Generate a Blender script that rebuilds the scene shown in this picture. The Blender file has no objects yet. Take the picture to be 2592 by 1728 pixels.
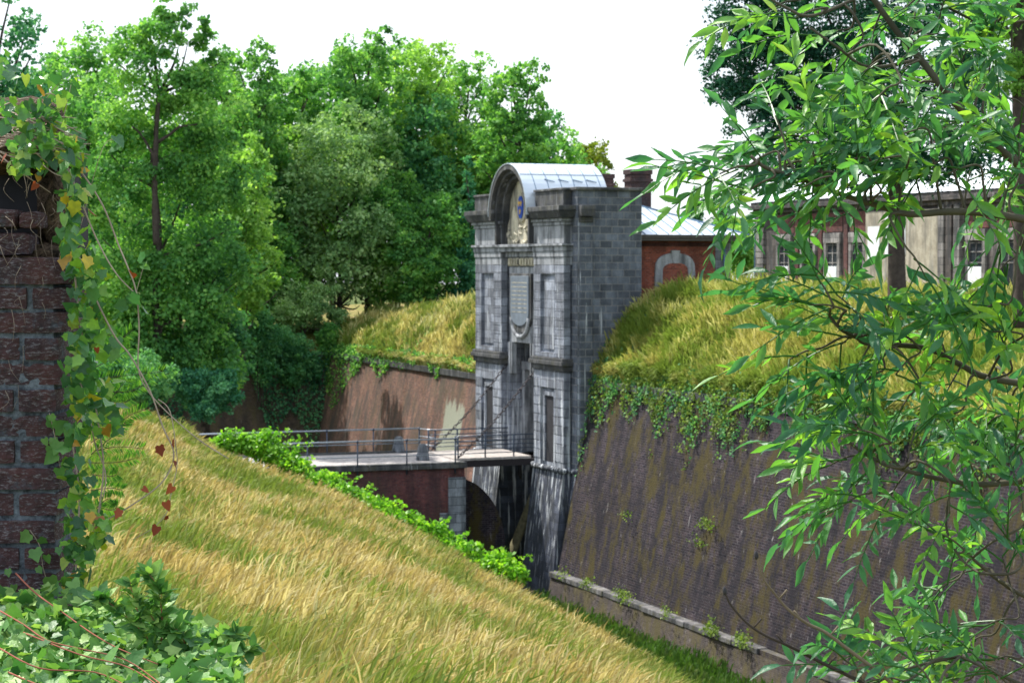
import bpy, math, random
import numpy as np
from mathutils import Vector
random.seed(7); RNG = np.random.default_rng(7)
S = bpy.context.scene
COL = S.collection
R = math.radians

# ------------------------------------------------------------------ camera
EYE = 9.45                      # eye height above the bridge deck (z = 0)
FPX = 5000.0                    # focal length in pixels of a 2592 px wide frame
HOR = 668.0
PITCH = math.atan((864 - HOR) / FPX)
cd = bpy.data.cameras.new('camera'); cam = bpy.data.objects.new('camera', cd); COL.objects.link(cam)
cam.location = (0, 0, EYE); cam.rotation_euler = (R(90) - PITCH, 0, 0)
cd.sensor_width = 36; cd.lens = 36 * FPX / 2592; cd.clip_start = .05; cd.clip_end = 3000
cd.dof.use_dof = True; cd.dof.focus_distance = 4.3; cd.dof.aperture_fstop = 22
S.camera = cam

# ------------------------------------------------------------------ world, sun, exposure
SUN = Vector((-.77, .64, 0)).normalized(); EL = R(54)
w = bpy.data.worlds.new('World'); S.world = w; w.use_nodes = True
nt = w.node_tree; bg = nt.nodes['Background']
sky = nt.nodes.new('ShaderNodeTexSky'); sky.sky_type = 'NISHITA'; sky.sun_disc = False
sky.sun_elevation = EL; sky.sun_rotation = math.atan2(SUN.x, SUN.y); sky.dust_density = 3.0
mx = nt.nodes.new('ShaderNodeMix'); mx.data_type = 'RGBA'; mx.inputs[0].default_value = .62
mx.inputs[7].default_value = (7.3, 7.8, 8.5, 1)          # thin bright cloud over the whole sky
nt.links.new(sky.outputs[0], mx.inputs[6]); nt.links.new(mx.outputs[2], bg.inputs[0])
bg.inputs[1].default_value = .14
sd = bpy.data.lights.new('sun', 'SUN'); so = bpy.data.objects.new('sun', sd); COL.objects.link(so)
sd.energy = 5; sd.angle = R(.55); sd.color = (1, .95, .86)
sv = Vector((SUN.x * math.cos(EL), SUN.y * math.cos(EL), math.sin(EL)))
so.rotation_euler = sv.to_track_quat('Z', 'Y').to_euler()
S.view_settings.view_transform = 'Standard'; S.view_settings.look = 'None'
S.view_settings.gamma = 1; S.view_settings.exposure = .66
try:
    S.cycles.max_bounces = 6; S.cycles.transparent_max_bounces = 4; S.cycles.transmission_bounces = 4
except Exception: pass

# ------------------------------------------------------------------ helpers: placing
def P(u, v, Y):
    """world point seen at photo pixel (u, v) at forward distance Y"""
    cx = (u - 1296) / FPX; cz = -(v - 864) / FPX
    c, s = math.cos(PITCH), math.sin(PITCH)
    f = c + cz * s; k = Y / f
    return np.array([cx * k, Y, EYE + k * (-s + cz * c)])
GA = math.atan2(.371, .928)                    # the gate's frame: local x = s (into the fortress), y = t (along the wall, away)
F0 = np.array([2.444, 93.3, 0.0])
Bv = np.array([math.cos(GA), math.sin(GA), 0]); Av = np.array([-math.sin(GA), math.cos(GA), 0]); Zv = np.array([0, 0, 1.0])
def W(s, t, z): return F0 + Bv * s + Av * t + Zv * z
def t_at(u, s):
    k = (u - 1296) / FPX
    x0 = F0[0] + Bv[0] * s; y0 = F0[1] + Bv[1] * s
    return (x0 - k * y0) / (k * Av[1] - Av[0])

# ------------------------------------------------------------------ helpers: tagging and linking
def props(o, label=None, cat=None, group=None, kind=None):
    if label: o['label'] = label
    if cat: o['category'] = cat
    if group: o['group'] = group
    if kind: o['kind'] = kind
    return o
def thing(name, label, cat, loc=(0, 0, 0), rz=0, group=None):
    o = bpy.data.objects.new(name, None); COL.objects.link(o); o.location = loc; o.rotation_euler = (0, 0, rz)
    o.empty_display_size = .3
    return props(o, label, cat, group)
def link(name, me, mat, parent=None, smooth=False):
    o = bpy.data.objects.new(name, me); COL.objects.link(o)
    if mat:
        for m in (mat if isinstance(mat, (list, tuple)) else [mat]): me.materials.append(m)
    if parent: o.parent = parent
    if smooth: me.shade_smooth()
    return o
def np_mesh(name, V, FL, rnd=None, attrs=None):
    """V (n,3); FL list of face arrays (m,k)"""
    me = bpy.data.meshes.new(name)
    V = np.asarray(V, dtype=np.float32)
    FL = [np.asarray(f, dtype=np.int32) for f in FL if len(f)]
    me.vertices.add(len(V)); me.vertices.foreach_set('co', V.ravel())
    nl = sum(f.size for f in FL); npoly = sum(len(f) for f in FL)
    me.loops.add(nl); me.loops.foreach_set('vertex_index', np.concatenate([f.ravel() for f in FL]))
    starts = []; tot = []; p = 0
    for f in FL:
        k = f.shape[1]; starts.append(p + np.arange(len(f)) * k); tot.append(np.full(len(f), k)); p += f.size
    me.polygons.add(npoly)
    me.polygons.foreach_set('loop_start', np.concatenate(starts).astype(np.int32))
    if rnd is not None:
        a = me.attributes.new('rnd', 'FLOAT', 'POINT'); a.data.foreach_set('value', np.asarray(rnd, dtype=np.float32))
    for k, v in (attrs or {}).items():
        a = me.attributes.new(k, 'FLOAT', 'POINT'); a.data.foreach_set('value', np.asarray(v, dtype=np.float32))
    me.update(calc_edges=True); me.validate()
    return me
class MB:
    def __init__(s): s.v = []; s.f = []
    def add(s, V, F):
        n = len(s.v); s.v += [tuple(map(float, p)) for p in V]; s.f += [tuple(i + n for i in f) for f in F]; return s
    def box(s, x0, x1, y0, y1, z0, z1):
        if x0 > x1: x0, x1 = x1, x0
        if y0 > y1: y0, y1 = y1, y0
        V = [(x, y, z) for z in (z0, z1) for y in (y0, y1) for x in (x0, x1)]
        return s.add(V, [(0, 2, 3, 1), (4, 5, 7, 6), (0, 1, 5, 4), (2, 6, 7, 3), (0, 4, 6, 2), (1, 3, 7, 5)])
    def hexa(s, lo, hi):
        """four bottom points, four top points, both counter-clockwise from above"""
        return s.add(list(lo) + list(hi), [(3, 2, 1, 0), (4, 5, 6, 7)] + [(i, (i + 1) % 4, 4 + (i + 1) % 4, 4 + i) for i in range(4)])
    def tube(s, pts, rad, n=6, cap=True):
        pts = [np.array(p, float) for p in pts]
        if not hasattr(rad, '__len__'): rad = [rad] * len(pts)
        V = []; up = np.array([0.13, .07, 1.0])
        for i, p in enumerate(pts):
            d = pts[min(i + 1, len(pts) - 1)] - pts[max(i - 1, 0)]; d = d / (np.linalg.norm(d) + 1e-9)
            a = np.cross(d, up)
            if np.linalg.norm(a) < .15: a = np.cross(d, (1, 0, 0))
            a /= np.linalg.norm(a); b = np.cross(d, a)
            for k in range(n):
                an = 2 * math.pi * k / n; V.append(p + rad[i] * (math.cos(an) * a + math.sin(an) * b))
        F = []
        for i in range(len(pts) - 1):
            for k in range(n):
                F.append((i * n + k, i * n + (k + 1) % n, (i + 1) * n + (k + 1) % n, (i + 1) * n + k))
        if cap: F += [tuple(range(n - 1, -1, -1)), tuple(range((len(pts) - 1) * n, len(pts) * n))]
        return s.add(V, F)
    def extr(s, poly, s0, s1):
        """polygon of (t, z) extruded along local x from s0 to s1"""
        n = len(poly); V = [(s0, p[0], p[1]) for p in poly] + [(s1, p[0], p[1]) for p in poly]
        return s.add(V, [tuple(range(n)), tuple(range(2 * n - 1, n - 1, -1))] + [(i, n + i, n + (i + 1) % n, (i + 1) % n) for i in range(n)])
    def extr_y(s, poly, y0, y1):
        n = len(poly); V = [(p[0], y0, p[1]) for p in poly] + [(p[0], y1, p[1]) for p in poly]
        return s.add(V, [tuple(range(n)), tuple(range(2 * n - 1, n - 1, -1))] + [(i, n + i, n + (i + 1) % n, (i + 1) % n) for i in range(n)])
    def lathe(s, cx, cy, prof, n=14, jit=0, rnd=random):
        V = []
        for (r, z) in prof:
            for k in range(n):
                an = 2 * math.pi * k / n; rr = r * (1 + rnd.uniform(-jit, jit)); V.append((cx + rr * math.cos(an), cy + rr * math.sin(an), z))
        F = [(i * n + k, i * n + (k + 1) % n, (i + 1) * n + (k + 1) % n, (i + 1) * n + k) for i in range(len(prof) - 1) for k in range(n)]
        F.append(tuple(range((len(prof) - 1) * n, len(prof) * n)))
        return s.add(V, F)
    def build(s, name, mat, parent=None, smooth=False, bevel=0, base=(0, 0, 0)):
        me = bpy.data.meshes.new(name)
        bx, by, bz = base
        me.from_pydata([(x - bx, y - by, z - bz) for x, y, z in s.v], [], s.f); me.update()
        import bmesh
        bm = bmesh.new(); bm.from_mesh(me); bmesh.ops.recalc_face_normals(bm, faces=bm.faces); bm.to_mesh(me); bm.free()
        o = link(name, me, mat, parent, smooth)
        if bevel:
            m = o.modifiers.new('bevel', 'BEVEL'); m.width = bevel; m.segments = 2; m.limit_method = 'ANGLE'; m.angle_limit = R(35)
        return o
def nrm(a): return a / (np.linalg.norm(a, axis=-1, keepdims=True) + 1e-9)
def scatter(TV, TF, O, D, N, sc, rnd=None, wsc=None):
    """copies of a small template (x along, y across, z normal) at O, along D, normal N, scaled sc -> verts, faces, rnd"""
    TV = np.asarray(TV, float); O = np.asarray(O, float); n = len(O); m = len(TV)
    D = nrm(np.asarray(D, float)); Y = nrm(np.cross(np.asarray(N, float), D)); Z = np.cross(D, Y)
    sc = np.broadcast_to(np.asarray(sc, float), (n,)); wsc = sc if wsc is None else np.broadcast_to(wsc, (n,))
    V = O[:, None, :] + TV[None, :, 0:1] * (D * sc[:, None])[:, None, :] + TV[None, :, 1:2] * (Y * wsc[:, None])[:, None, :] + TV[None, :, 2:3] * (Z * sc[:, None])[:, None, :]
    FL = []
    for f in TF:
        f = np.asarray(f); FL.append((f[None] + (np.arange(n) * m)[:, None, None]).reshape(-1, f.shape[1]))
    r = RNG.random(n) if rnd is None else np.asarray(rnd)
    return V.reshape(-1, 3), FL, np.repeat(r, m)
def smooth_path(pts, k=6):
    pts = [np.array(p, float) for p in pts]; out = []
    for i in range(len(pts) - 1):
        p0 = pts[max(i - 1, 0)]; p1 = pts[i]; p2 = pts[i + 1]; p3 = pts[min(i + 2, len(pts) - 1)]
        for j in range(k):
            t = j / k
            out.append(.5 * ((2 * p1) + (-p0 + p2) * t + (2 * p0 - 5 * p1 + 4 * p2 - p3) * t * t + (-p0 + 3 * p1 - 3 * p2 + p3) * t ** 3))
    out.append(pts[-1]); return out

# ------------------------------------------------------------------ materials
class NT:
    def __init__(s, name):
        s.m = bpy.data.materials.new(name); s.m.use_nodes = True; s.t = s.m.node_tree; s.n = s.t.nodes; s.l = s.t.links
        s.p = s.n['Principled BSDF']; s.out = s.n['Material Output']
    def new(s, typ, **kw):
        n = s.n.new(typ)
        for k, v in kw.items(): setattr(n, k, v)
        return n
    def link(s, a, b): s.l.new(a, b)
    def coord(s, kind='Object'): return s.new('ShaderNodeTexCoord').outputs[kind]
    def mapping(s, vec, sc=(1, 1, 1), rot=(0, 0, 0), loc=(0, 0, 0)):
        m = s.new('ShaderNodeMapping'); s.link(vec, m.inputs[0]); m.inputs[3].default_value = sc; m.inputs[2].default_value = rot; m.inputs[1].default_value = loc
        return m.outputs[0]
    def noise(s, vec, scale, detail=4, rough=.55, dist=0):
        n = s.new('ShaderNodeTexNoise'); n.inputs['Scale'].default_value = scale; n.inputs['Detail'].default_value = detail
        n.inputs['Roughness'].default_value = rough; n.inputs['Distortion'].default_value = dist
        if vec: s.link(vec, n.inputs['Vector'])
        return n.outputs['Fac']
    def ramp(s, fac, stops, interp='LINEAR'):
        r = s.new('ShaderNodeValToRGB'); r.color_ramp.interpolation = interp
        e = r.color_ramp.elements
        while len(e) < len(stops): e.new(.5)
        for i, (p, c) in enumerate(stops):
            e[i].position = p; e[i].color = (c, c, c, 1) if not hasattr(c, '__len__') else (*c[:3], 1)
        s.link(fac, r.inputs[0]); return r.outputs[0]
    def mix(s, f, a, b, mode='MIX'):
        m = s.new('ShaderNodeMix'); m.data_type = 'RGBA'; m.blend_type = mode
        for i, x in ((0, f), (6, a), (7, b)):
            if hasattr(x, 'default_value') or hasattr(x, 'is_output'): s.link(x, m.inputs[i])
            elif i == 0: m.inputs[0].default_value = x
            else: m.inputs[i].default_value = (*x[:3], 1)
        return m.outputs[2]
    def math(s, op, a, b=0, c=None):
        m = s.new('ShaderNodeMath'); m.operation = op
        for i, x in enumerate((a, b) if c is None else (a, b, c)):
            if hasattr(x, 'is_output'): s.link(x, m.inputs[i])
            else: m.inputs[i].default_value = x
        return m.outputs[0]
    def base(s, c, rough=.85, spec=.3):
        if hasattr(c, 'is_output'): s.link(c, s.p.inputs['Base Color'])
        else: s.p.inputs['Base Color'].default_value = (*c[:3], 1)
        if hasattr(rough, 'is_output'): s.link(rough, s.p.inputs['Roughness'])
        else: s.p.inputs['Roughness'].default_value = rough
        s.p.inputs['Specular IOR Level'].default_value = spec
        return s
    def bump(s, h, strength=.5, dist=.02):
        b = s.new('ShaderNodeBump'); b.inputs['Strength'].default_value = strength; b.inputs['Distance'].default_value = dist
        s.link(h, b.inputs['Height']); s.link(b.outputs[0], s.p.inputs['Normal']); return s
def wall_uv(T):
    """(s+t, z) of the wall's own coordinates"""
    c = T.coord(); sep = T.new('ShaderNodeSeparateXYZ'); T.link(c, sep.inputs[0])
    a = T.math('ADD', sep.outputs[0], sep.outputs[1]); cb = T.new('ShaderNodeCombineXYZ')
    T.link(a, cb.inputs[0]); T.link(sep.outputs[2], cb.inputs[1]); return c, cb.outputs[0], sep.outputs[2]
def bricks(T, uv, w_, h_, mortar=.01, smooth=.1):
    b = T.new('ShaderNodeTexBrick'); T.link(uv, b.inputs['Vector'])
    b.inputs['Scale'].default_value = 1; b.inputs['Mortar Size'].default_value = mortar; b.inputs['Mortar Smooth'].default_value = smooth
    b.inputs['Brick Width'].default_value = w_; b.inputs['Row Height'].default_value = h_
    b.inputs['Color1'].default_value = (0, 0, 0, 1); b.inputs['Color2'].default_value = (1, 1, 1, 1); b.inputs['Mortar'].default_value = (.5, .5, .5, 1)
    return b.outputs['Color'], b.outputs['Fac']
def streaks(T, c, fx=2.2, fz=.16, lo=.58, hi=.68, seed=0.0):
    n = T.noise(T.mapping(c, (fx, fx, fz), loc=(seed, seed * 1.7, seed * .3)), 2.2, 5, .6)
    return T.ramp(n, [(lo, 0.0), (hi, 1.0)])
def mat_stone(name, c1, c2, blocks=True, white=.5, bw=.62, bh=.36, joint=(.03, .035, .04), wz=None, moss=.0, dk=.8, ms=.012):
    T = NT(name); c, uv, z = wall_uv(T)
    col, fac = bricks(T, uv, bw, bh, ms)
    base = T.mix(T.ramp(T.noise(c, 1.7, 6, .65), [(.3, 0.), (.7, 1.)]), c1, c2)
    if blocks:
        v = T.ramp(col, [(0, .62), (1, 1.35)])
        base = T.mix(1, base, v, 'MULTIPLY')
    fine = T.ramp(T.noise(c, 14, 5, .7), [(.25, .65), (.75, 1.3)])
    base = T.mix(.8, base, fine, 'MULTIPLY')
    if blocks: base = T.mix(fac, base, joint)
    if white > 0:
        wmask = T.math('MULTIPLY', streaks(T, c, 2.6, .12, .6, .66), white)
        if wz:
            g = T.new('ShaderNodeMapRange'); T.link(z, g.inputs[0]); g.inputs[1].default_value = wz[0]; g.inputs[2].default_value = wz[1]
            g.inputs[3].default_value = wz[2]; g.inputs[4].default_value = wz[3]
            n = T.noise(T.mapping(c, (2.6, 2.6, .12)), 2.2, 5, .62)
            wmask = T.ramp(T.math('ADD', n, g.outputs[0]), [(.6, 0.), (.66, 1.)])
            wmask = T.math('MULTIPLY', wmask, white)
        base = T.mix(wmask, base, (.60, .64, .68))
    dark = T.ramp(T.noise(T.mapping(c, (1.6, 1.6, .3), loc=(5, 5, 5)), 1.5, 4), [(.42, 0.), (.64, dk)])
    base = T.mix(dark, base, (.03, .034, .04))
    if moss: base = T.mix(T.math('MULTIPLY', T.ramp(T.noise(c, 2.6, 6, .7), [(.52, 0.), (.62, 1.)]), moss), base, (.09, .085, .025))
    T.base(base, .8, .3)
    h = T.math('SUBTRACT', T.noise(c, 12, 5, .7), T.math('MULTIPLY', fac, .8)) if blocks else T.noise(c, 12, 5, .7)
    T.bump(h, .6, .03); return T.m
def mat_brick(name, c1, c2, mortar, bw=.22, bh=.075, stain=(.03, .03, .035), st=.6, moss=.5, white=.5, mcol=(.11, .10, .03), lo=.5, lime=False):
    T = NT(name); c, uv, z = wall_uv(T)
    col, fac = bricks(T, uv, bw, bh, .009)
    base = T.mix(T.ramp(col, [(0, 0.), (1, 1.)]), c1, c2)
    base = T.mix(1, base, T.ramp(T.noise(c, 6, 5, .7), [(.25, .6), (.75, 1.4)]), 'MULTIPLY')
    base = T.mix(fac, base, mortar)
    speck = T.ramp(T.noise(c, 5.5, 3, .85), [(.60, 0.), (.68, .5)])
    big = T.ramp(T.noise(T.mapping(c, (1, 1, .6)), .55, 5, .7), [(.3, .55), (.7, 1.45)])
    base = T.mix(1, base, big, 'MULTIPLY')
    base = T.mix(speck, base, (.22, .2, .2))
    base = T.mix(T.math('MULTIPLY', T.ramp(T.noise(T.mapping(c, (1.3, 1.3, .2)), 1.1, 5, .6), [(.42, 0.), (.62, 1.)]), st), base, stain)
    if moss:
        n = T.noise(T.mapping(c, (1.2, 1.2, .45), loc=(9, 3, 1)), .8, 9, .78)
        base = T.mix(T.math('MULTIPLY', T.ramp(n, [(lo, 0.), (lo + .1, 1.)]), moss), base, mcol)
    if white:
        base = T.mix(T.math('MULTIPLY', streaks(T, c, 3.0, .35, .66, .72, 4.0), white), base, (.42, .4, .4))
    if lime:
        sp_ = T.new('ShaderNodeSeparateXYZ'); T.link(c, sp_.inputs[0])
        dy = T.math('ABSOLUTE', T.math('SUBTRACT', sp_.outputs[1], 5.0)); m1 = T.math('SUBTRACT', 1.0, T.math('DIVIDE', dy, 2.1))
        m2 = T.math('MULTIPLY', T.math('SUBTRACT', 2.1, sp_.outputs[2]), .45); nn = T.noise(T.mapping(c, (1.5, 1.5, .3)), 1.6, 6, .75)
        mk = T.math('ADD', T.math('MINIMUM', m1, m2), T.math('MULTIPLY', T.math('SUBTRACT', nn, .5), 1.6))
        base = T.mix(T.ramp(mk, [(.12, 0.), (.3, .85)]), base, T.mix(fac, (.33, .36, .28), (.2, .2, .17)))
    T.base(base, .9, .2)
    T.bump(T.math('SUBTRACT', T.noise(c, 9, 6, .75), T.math('MULTIPLY', fac, .6)), .7, .04); return T.m
def mat_plain(name, c, rough=.7, spec=.4, metal=0, var=.25, scale=8, bump=.2):
    T = NT(name); co = T.coord()
    T.base(T.mix(T.ramp(T.noise(co, scale, 5, .6), [(.3, 0.), (.7, 1.)]), tuple(x * (1 - var) for x in c), tuple(min(1, x * (1 + var)) for x in c)), rough, spec)
    T.p.inputs['Metallic'].default_value = metal; T.bump(T.noise(co, scale * 2, 4), bump, .01); return T.m
def mat_leaf(name, stops, trans=.38, rough=.45, spec=.35, patch=0, tboost=(1.5, 1.6, .7), veins=False):
    """leaf colour by the leaf's own random number; diffuse + light through the leaf"""
    T = NT(name); a = T.new('ShaderNodeAttribute', attribute_name='rnd').outputs['Fac']
    if patch:
        g = T.new('ShaderNodeNewGeometry').outputs['Position']
        a = T.math('ADD', a, T.math('MULTIPLY', T.math('SUBTRACT', T.noise(g, patch, 2), .5), 1.1))
    c = T.ramp(a, stops)
    if veins:
        c = T.mix(T.ramp(T.noise(T.coord(), 60, 3), [(.3, .0), (.8, .5)]), c, tuple(x * .55 for x in stops[1][1]))
        c = T.mix(T.ramp(T.noise(T.coord(), 130, 4, .7), [(.66, .0), (.72, .8)]), c, (.25, .2, .05))
        T.bump(T.noise(T.coord(), 90, 3), .5, .004)
    T.base(c, rough, spec)
    tr = T.new('ShaderNodeBsdfTranslucent'); T.link(T.mix(1, c, tboost, 'MULTIPLY'), tr.inputs[0])
    ms = T.new('ShaderNodeMixShader'); ms.inputs[0].default_value = trans
    T.link(T.p.outputs[0], ms.inputs[1]); T.link(tr.outputs[0], ms.inputs[2]); T.link(ms.outputs[0], T.out.inputs[0])
    return T.m
M = {}
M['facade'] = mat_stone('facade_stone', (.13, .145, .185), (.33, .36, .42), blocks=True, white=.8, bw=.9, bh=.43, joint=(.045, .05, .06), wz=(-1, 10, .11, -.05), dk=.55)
M['ashlar_shaded'] = mat_stone('shaded_side_stone', (.06, .072, .095), (.16, .185, .225), white=.85, bw=.62, bh=.34, joint=(.22, .22, .22), wz=(2, 12, -.015, -.055), dk=.35, ms=.016)  # darker twin of the facade stone; the side's shade is in its colour
M['base_stone'] = mat_stone('gate_base_stone', (.03, .036, .055), (.085, .1, .14), white=.95, bw=.8, bh=.4, wz=(-6, 0, .0, .09))
M['pale_strip'] = mat_stone('pale_strip_stone', (.26, .29, .33), (.5, .54, .6), white=.9, bw=.9, bh=.34, wz=(-1, 13, .12, .02))  # paler than the facade stone, with white streaks
M['cornice'] = mat_stone('cornice_stone', (.04, .042, .045), (.14, .14, .145), blocks=True, bw=.8, bh=3, white=.35, moss=.25)
M['plain_stone'] = mat_stone('dressed_stone', (.25, .265, .29), (.38, .40, .43), blocks=False, white=.3)
M['quoin'] = mat_stone('pier_stone', (.15, .17, .2), (.27, .3, .34), bw=.9, bh=.42, white=.15)
M['cream'] = mat_stone('cream_stone', (.48, .44, .32), (.62, .58, .46), blocks=False, white=0)
M['dark_wall'] = mat_brick('dark_rampart_brick', (.012, .009, .016), (.045, .032, .038), (.085, .08, .09), bh=.105, bw=.3, moss=.85, st=.75, white=.5, lo=.49, mcol=(.062, .050, .013), stain=(.012, .012, .018))
M['plinth'] = mat_brick('rampart_plinth_brick', (.045, .034, .034), (.09, .07, .065), (.1, .095, .09), moss=.85, st=.3, white=.5, mcol=(.10, .085, .04), lo=.46)
M['ledge'] = mat_stone('ledge_stone', (.10, .095, .10), (.19, .185, .19), bw=1.1, bh=9, white=.2, moss=.5)
M['far_wall'] = mat_brick('weathered_red_brick', (.12, .06, .048), (.24, .12, .085), (.15, .125, .11), st=.9, moss=.35, white=.35, stain=(.07, .06, .055), mcol=(.10, .09, .05), lime=True)
M['flank'] = mat_brick('dark_flank_brick', (.07, .05, .04), (.13, .09, .065), (.12, .1, .08), st=.5, moss=.6, white=.3, mcol=(.12, .1, .05))
M['bridge_brick'] = mat_brick('bridge_brick', (.11, .035, .04), (.19, .065, .06), (.11, .08, .085), st=.6, moss=.1, white=.25)
M['red_brick'] = mat_brick('red_brick', (.15, .038, .026), (.32, .085, .05), (.18, .12, .10), st=.35, moss=.0, white=.15, stain=(.1, .04, .03), bh=.085)
M['old_brick_dark'] = mat_brick('chimney_brick', (.05, .028, .03), (.09, .045, .04), (.08, .07, .07), st=.5, moss=0, white=.1)
M['palace_brick'] = mat_brick('palace_brick', (.10, .04, .04), (.19, .07, .06), (.14, .1, .1), st=.5, moss=0, white=.1)
M['palace_stone'] = mat_stone('palace_stone', (.20, .19, .19), (.38, .36, .35), bw=.8, bh=.42, white=.3)
M['palace_dark'] = mat_stone('sooty_stone', (.055, .048, .048), (.13, .115, .11), bw=.8, bh=.42, white=.3)
M['render'] = mat_stone('cream_render', (.30, .27, .21), (.52, .48, .39), blocks=False, white=.5, dk=.5)
M['board'] = mat_plain('painted_board', (.72, .76, .8), .6, .3, 0, .05, 3)
M['iron'] = mat_plain('dark_blue_iron', (.035, .055, .09), .35, .6, .2, .3, 30)
M['chain'] = mat_plain('rusty_iron', (.035, .03, .035), .6, .5, .5, .4, 20)
M['glass'] = mat_plain('dark_glass', (.03, .035, .045), .12, .6, 0, .1, 2, 0)
M['wood'] = mat_plain('mossy_timber', (.13, .12, .07), .9, .2, 0, .4, 6)
M['blue'] = mat_plain('blue_enamel', (.012, .06, .38), .45, .4, 0, .05, 4, 0)
M['gold'] = mat_plain('gilding', (.75, .47, .10), .4, .5, .2, .1, 9, 0)
M['shade_and_bud'] = mat_plain('shade_and_bud_black', (.035, .035, .04), .9, .2, 0, .3, 3)  # near-black: shade painted into recesses, and the buds' own black
M['deck'] = mat_plain('paved_deck', (.38, .35, .33), .9, .2, 0, .25, 9)
T = NT('zinc_sheet'); c = T.coord()
T.base(T.mix(T.noise(c, 1.5, 4), (.5, .58, .66), (.7, .76, .82)), T.ramp(T.noise(c, 3, 3), [(.3, .3), (.7, .5)]), .6); T.p.inputs['Metallic'].default_value = .35
T.bump(T.noise(c, 4, 3), .15, .03); M['zinc'] = T.m
M['seam'] = mat_plain('zinc_seam', (.09, .17, .27), .4, .5, .3, .1, 4, 0)
T = NT('cobbles'); c = T.coord(); b = T.new('ShaderNodeTexVoronoi'); b.inputs['Scale'].default_value = 5.5; T.link(c, b.inputs[0])
T.base(T.mix(b.outputs['Distance'], (.5, .47, .45), (.22, .2, .2)), .85, .3); T.bump(T.math('SUBTRACT', 1, b.outputs['Distance']), 1, .05); M['cobble'] = T.m
T = NT('meadow_soil'); g = T.new('ShaderNodeNewGeometry').outputs['Position']
n1 = T.noise(g, .28, 5, .6); n2 = T.noise(g, 9, 4, .7)
T.base(T.mix(T.ramp(n2, [(.3, 0.), (.7, .6)]), T.ramp(n1, [(.42, (.14, .17, .03)), (.55, (.25, .19, .07))]), (.1, .08, .03)), .95, .1); T.bump(n2, .8, .05); M['soil'] = T.m
T = NT('moat_grass'); g = T.new('ShaderNodeNewGeometry').outputs['Position']
T.base(T.ramp(T.noise(g, 1.1, 6, .7), [(.3, (.035, .06, .015)), (.55, (.07, .10, .025)), (.7, (.12, .09, .04))]), .95, .1); T.bump(T.noise(g, 8, 4), .8, .08); M['turf'] = T.m
def bark(name, c): return mat_plain(name, c, .9, .2, 0, .4, 5, .6)
M['bark'] = bark('bark', (.055, .045, .038)); M['bark_light'] = bark('young_bark', (.16, .13, .09)); M['vine_wood'] = bark('vine_wood', (.33, .27, .22)); M['red_stem'] = bark('red_stem', (.26, .09, .06))
M['ash_bark'] = bark('ash_bark', (.075, .07, .05))
M['leaf_mid'] = mat_leaf('leaf_mid_green', [(0, (.035, .13, .045)), (.5, (.12, .31, .08)), (1, (.34, .58, .14))], .42, rough=.6, spec=.15, patch=.25)
M['leaf_lime'] = mat_leaf('leaf_light_green', [(0, (.07, .19, .04)), (.5, (.21, .40, .09)), (1, (.45, .66, .16))], .4, rough=.6, spec=.15, patch=.25)
M['leaf_dark'] = mat_leaf('leaf_dark_green', [(0, (.025, .11, .06)), (.5, (.08, .25, .10)), (1, (.24, .48, .18))], .38, rough=.6, spec=.15, patch=.25)
M['leaf_shade'] = mat_leaf('leaf_shade_blue_green', [(0, (.012, .055, .04)), (.5, (.022, .095, .06)), (1, (.05, .18, .10))], .3, rough=.6, spec=.15, patch=.25)  # for the big backlit tree: its shade side is in the leaf colour
M['leaf_teal'] = mat_leaf('leaf_blue_green', [(0, (.02, .10, .07)), (.5, (.06, .23, .12)), (1, (.19, .46, .23))], .36, rough=.6, spec=.15, patch=.25)
M['leaf_olive'] = mat_leaf('leaf_olive', [(0, (.09, .12, .02)), (.5, (.17, .24, .03)), (1, (.32, .27, .05))], .38, rough=.6, spec=.15, patch=.3)
M['creeper'] = mat_leaf('creeper_leaf', [(0, (.06, .11, .02)), (.5, (.13, .21, .04)), (1, (.26, .34, .09))], .36, rough=.6, spec=.15, patch=.9)
M['leaf_grey'] = mat_leaf('leaf_grey_green', [(0, (.06, .15, .06)), (.5, (.19, .34, .13)), (1, (.42, .58, .26))], .3, rough=.6, spec=.15, patch=.25)
M['bramble'] = mat_leaf('bramble_leaf', [(0, (.07, .20, .015)), (.5, (.16, .40, .03)), (1, (.33, .55, .05))], .45, patch=.5)
M['ash'] = mat_leaf('ash_leaf', [(0, (.025, .11, .08)), (.35, (.05, .18, .085)), (.6, (.085, .25, .055)), (.85, (.18, .39, .06)), (1, (.32, .5, .07))], .42, .45, .4, tboost=(1.9, 2.0, .8), veins=True)
M['ivy'] = mat_leaf('ivy_leaf', [(0, (.03, .11, .05)), (.45, (.07, .22, .06)), (.8, (.19, .40, .05)), (.955, (.3, .4, .03)), (.975, (.62, .42, .03)), (1, (.3, .09, .03))], .35, .3, .5, veins=True)
M['ivy_low'] = mat_leaf('ivy_carpet_leaf', [(0, (.035, .13, .04)), (.5, (.12, .29, .07)), (1, (.36, .54, .15))], .33, .45, .35, veins=True)
M['dead_leaf'] = mat_leaf('dead_ivy_leaf', [(0, (.12, .02, .01)), (.5, (.22, .05, .02)), (1, (.35, .09, .03))], .35, .5)
M['yew'] = mat_leaf('yew_needle', [(0, (.03, .13, .02)), (.5, (.08, .26, .03)), (1, (.2, .42, .05))], .3, .4)
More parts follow.
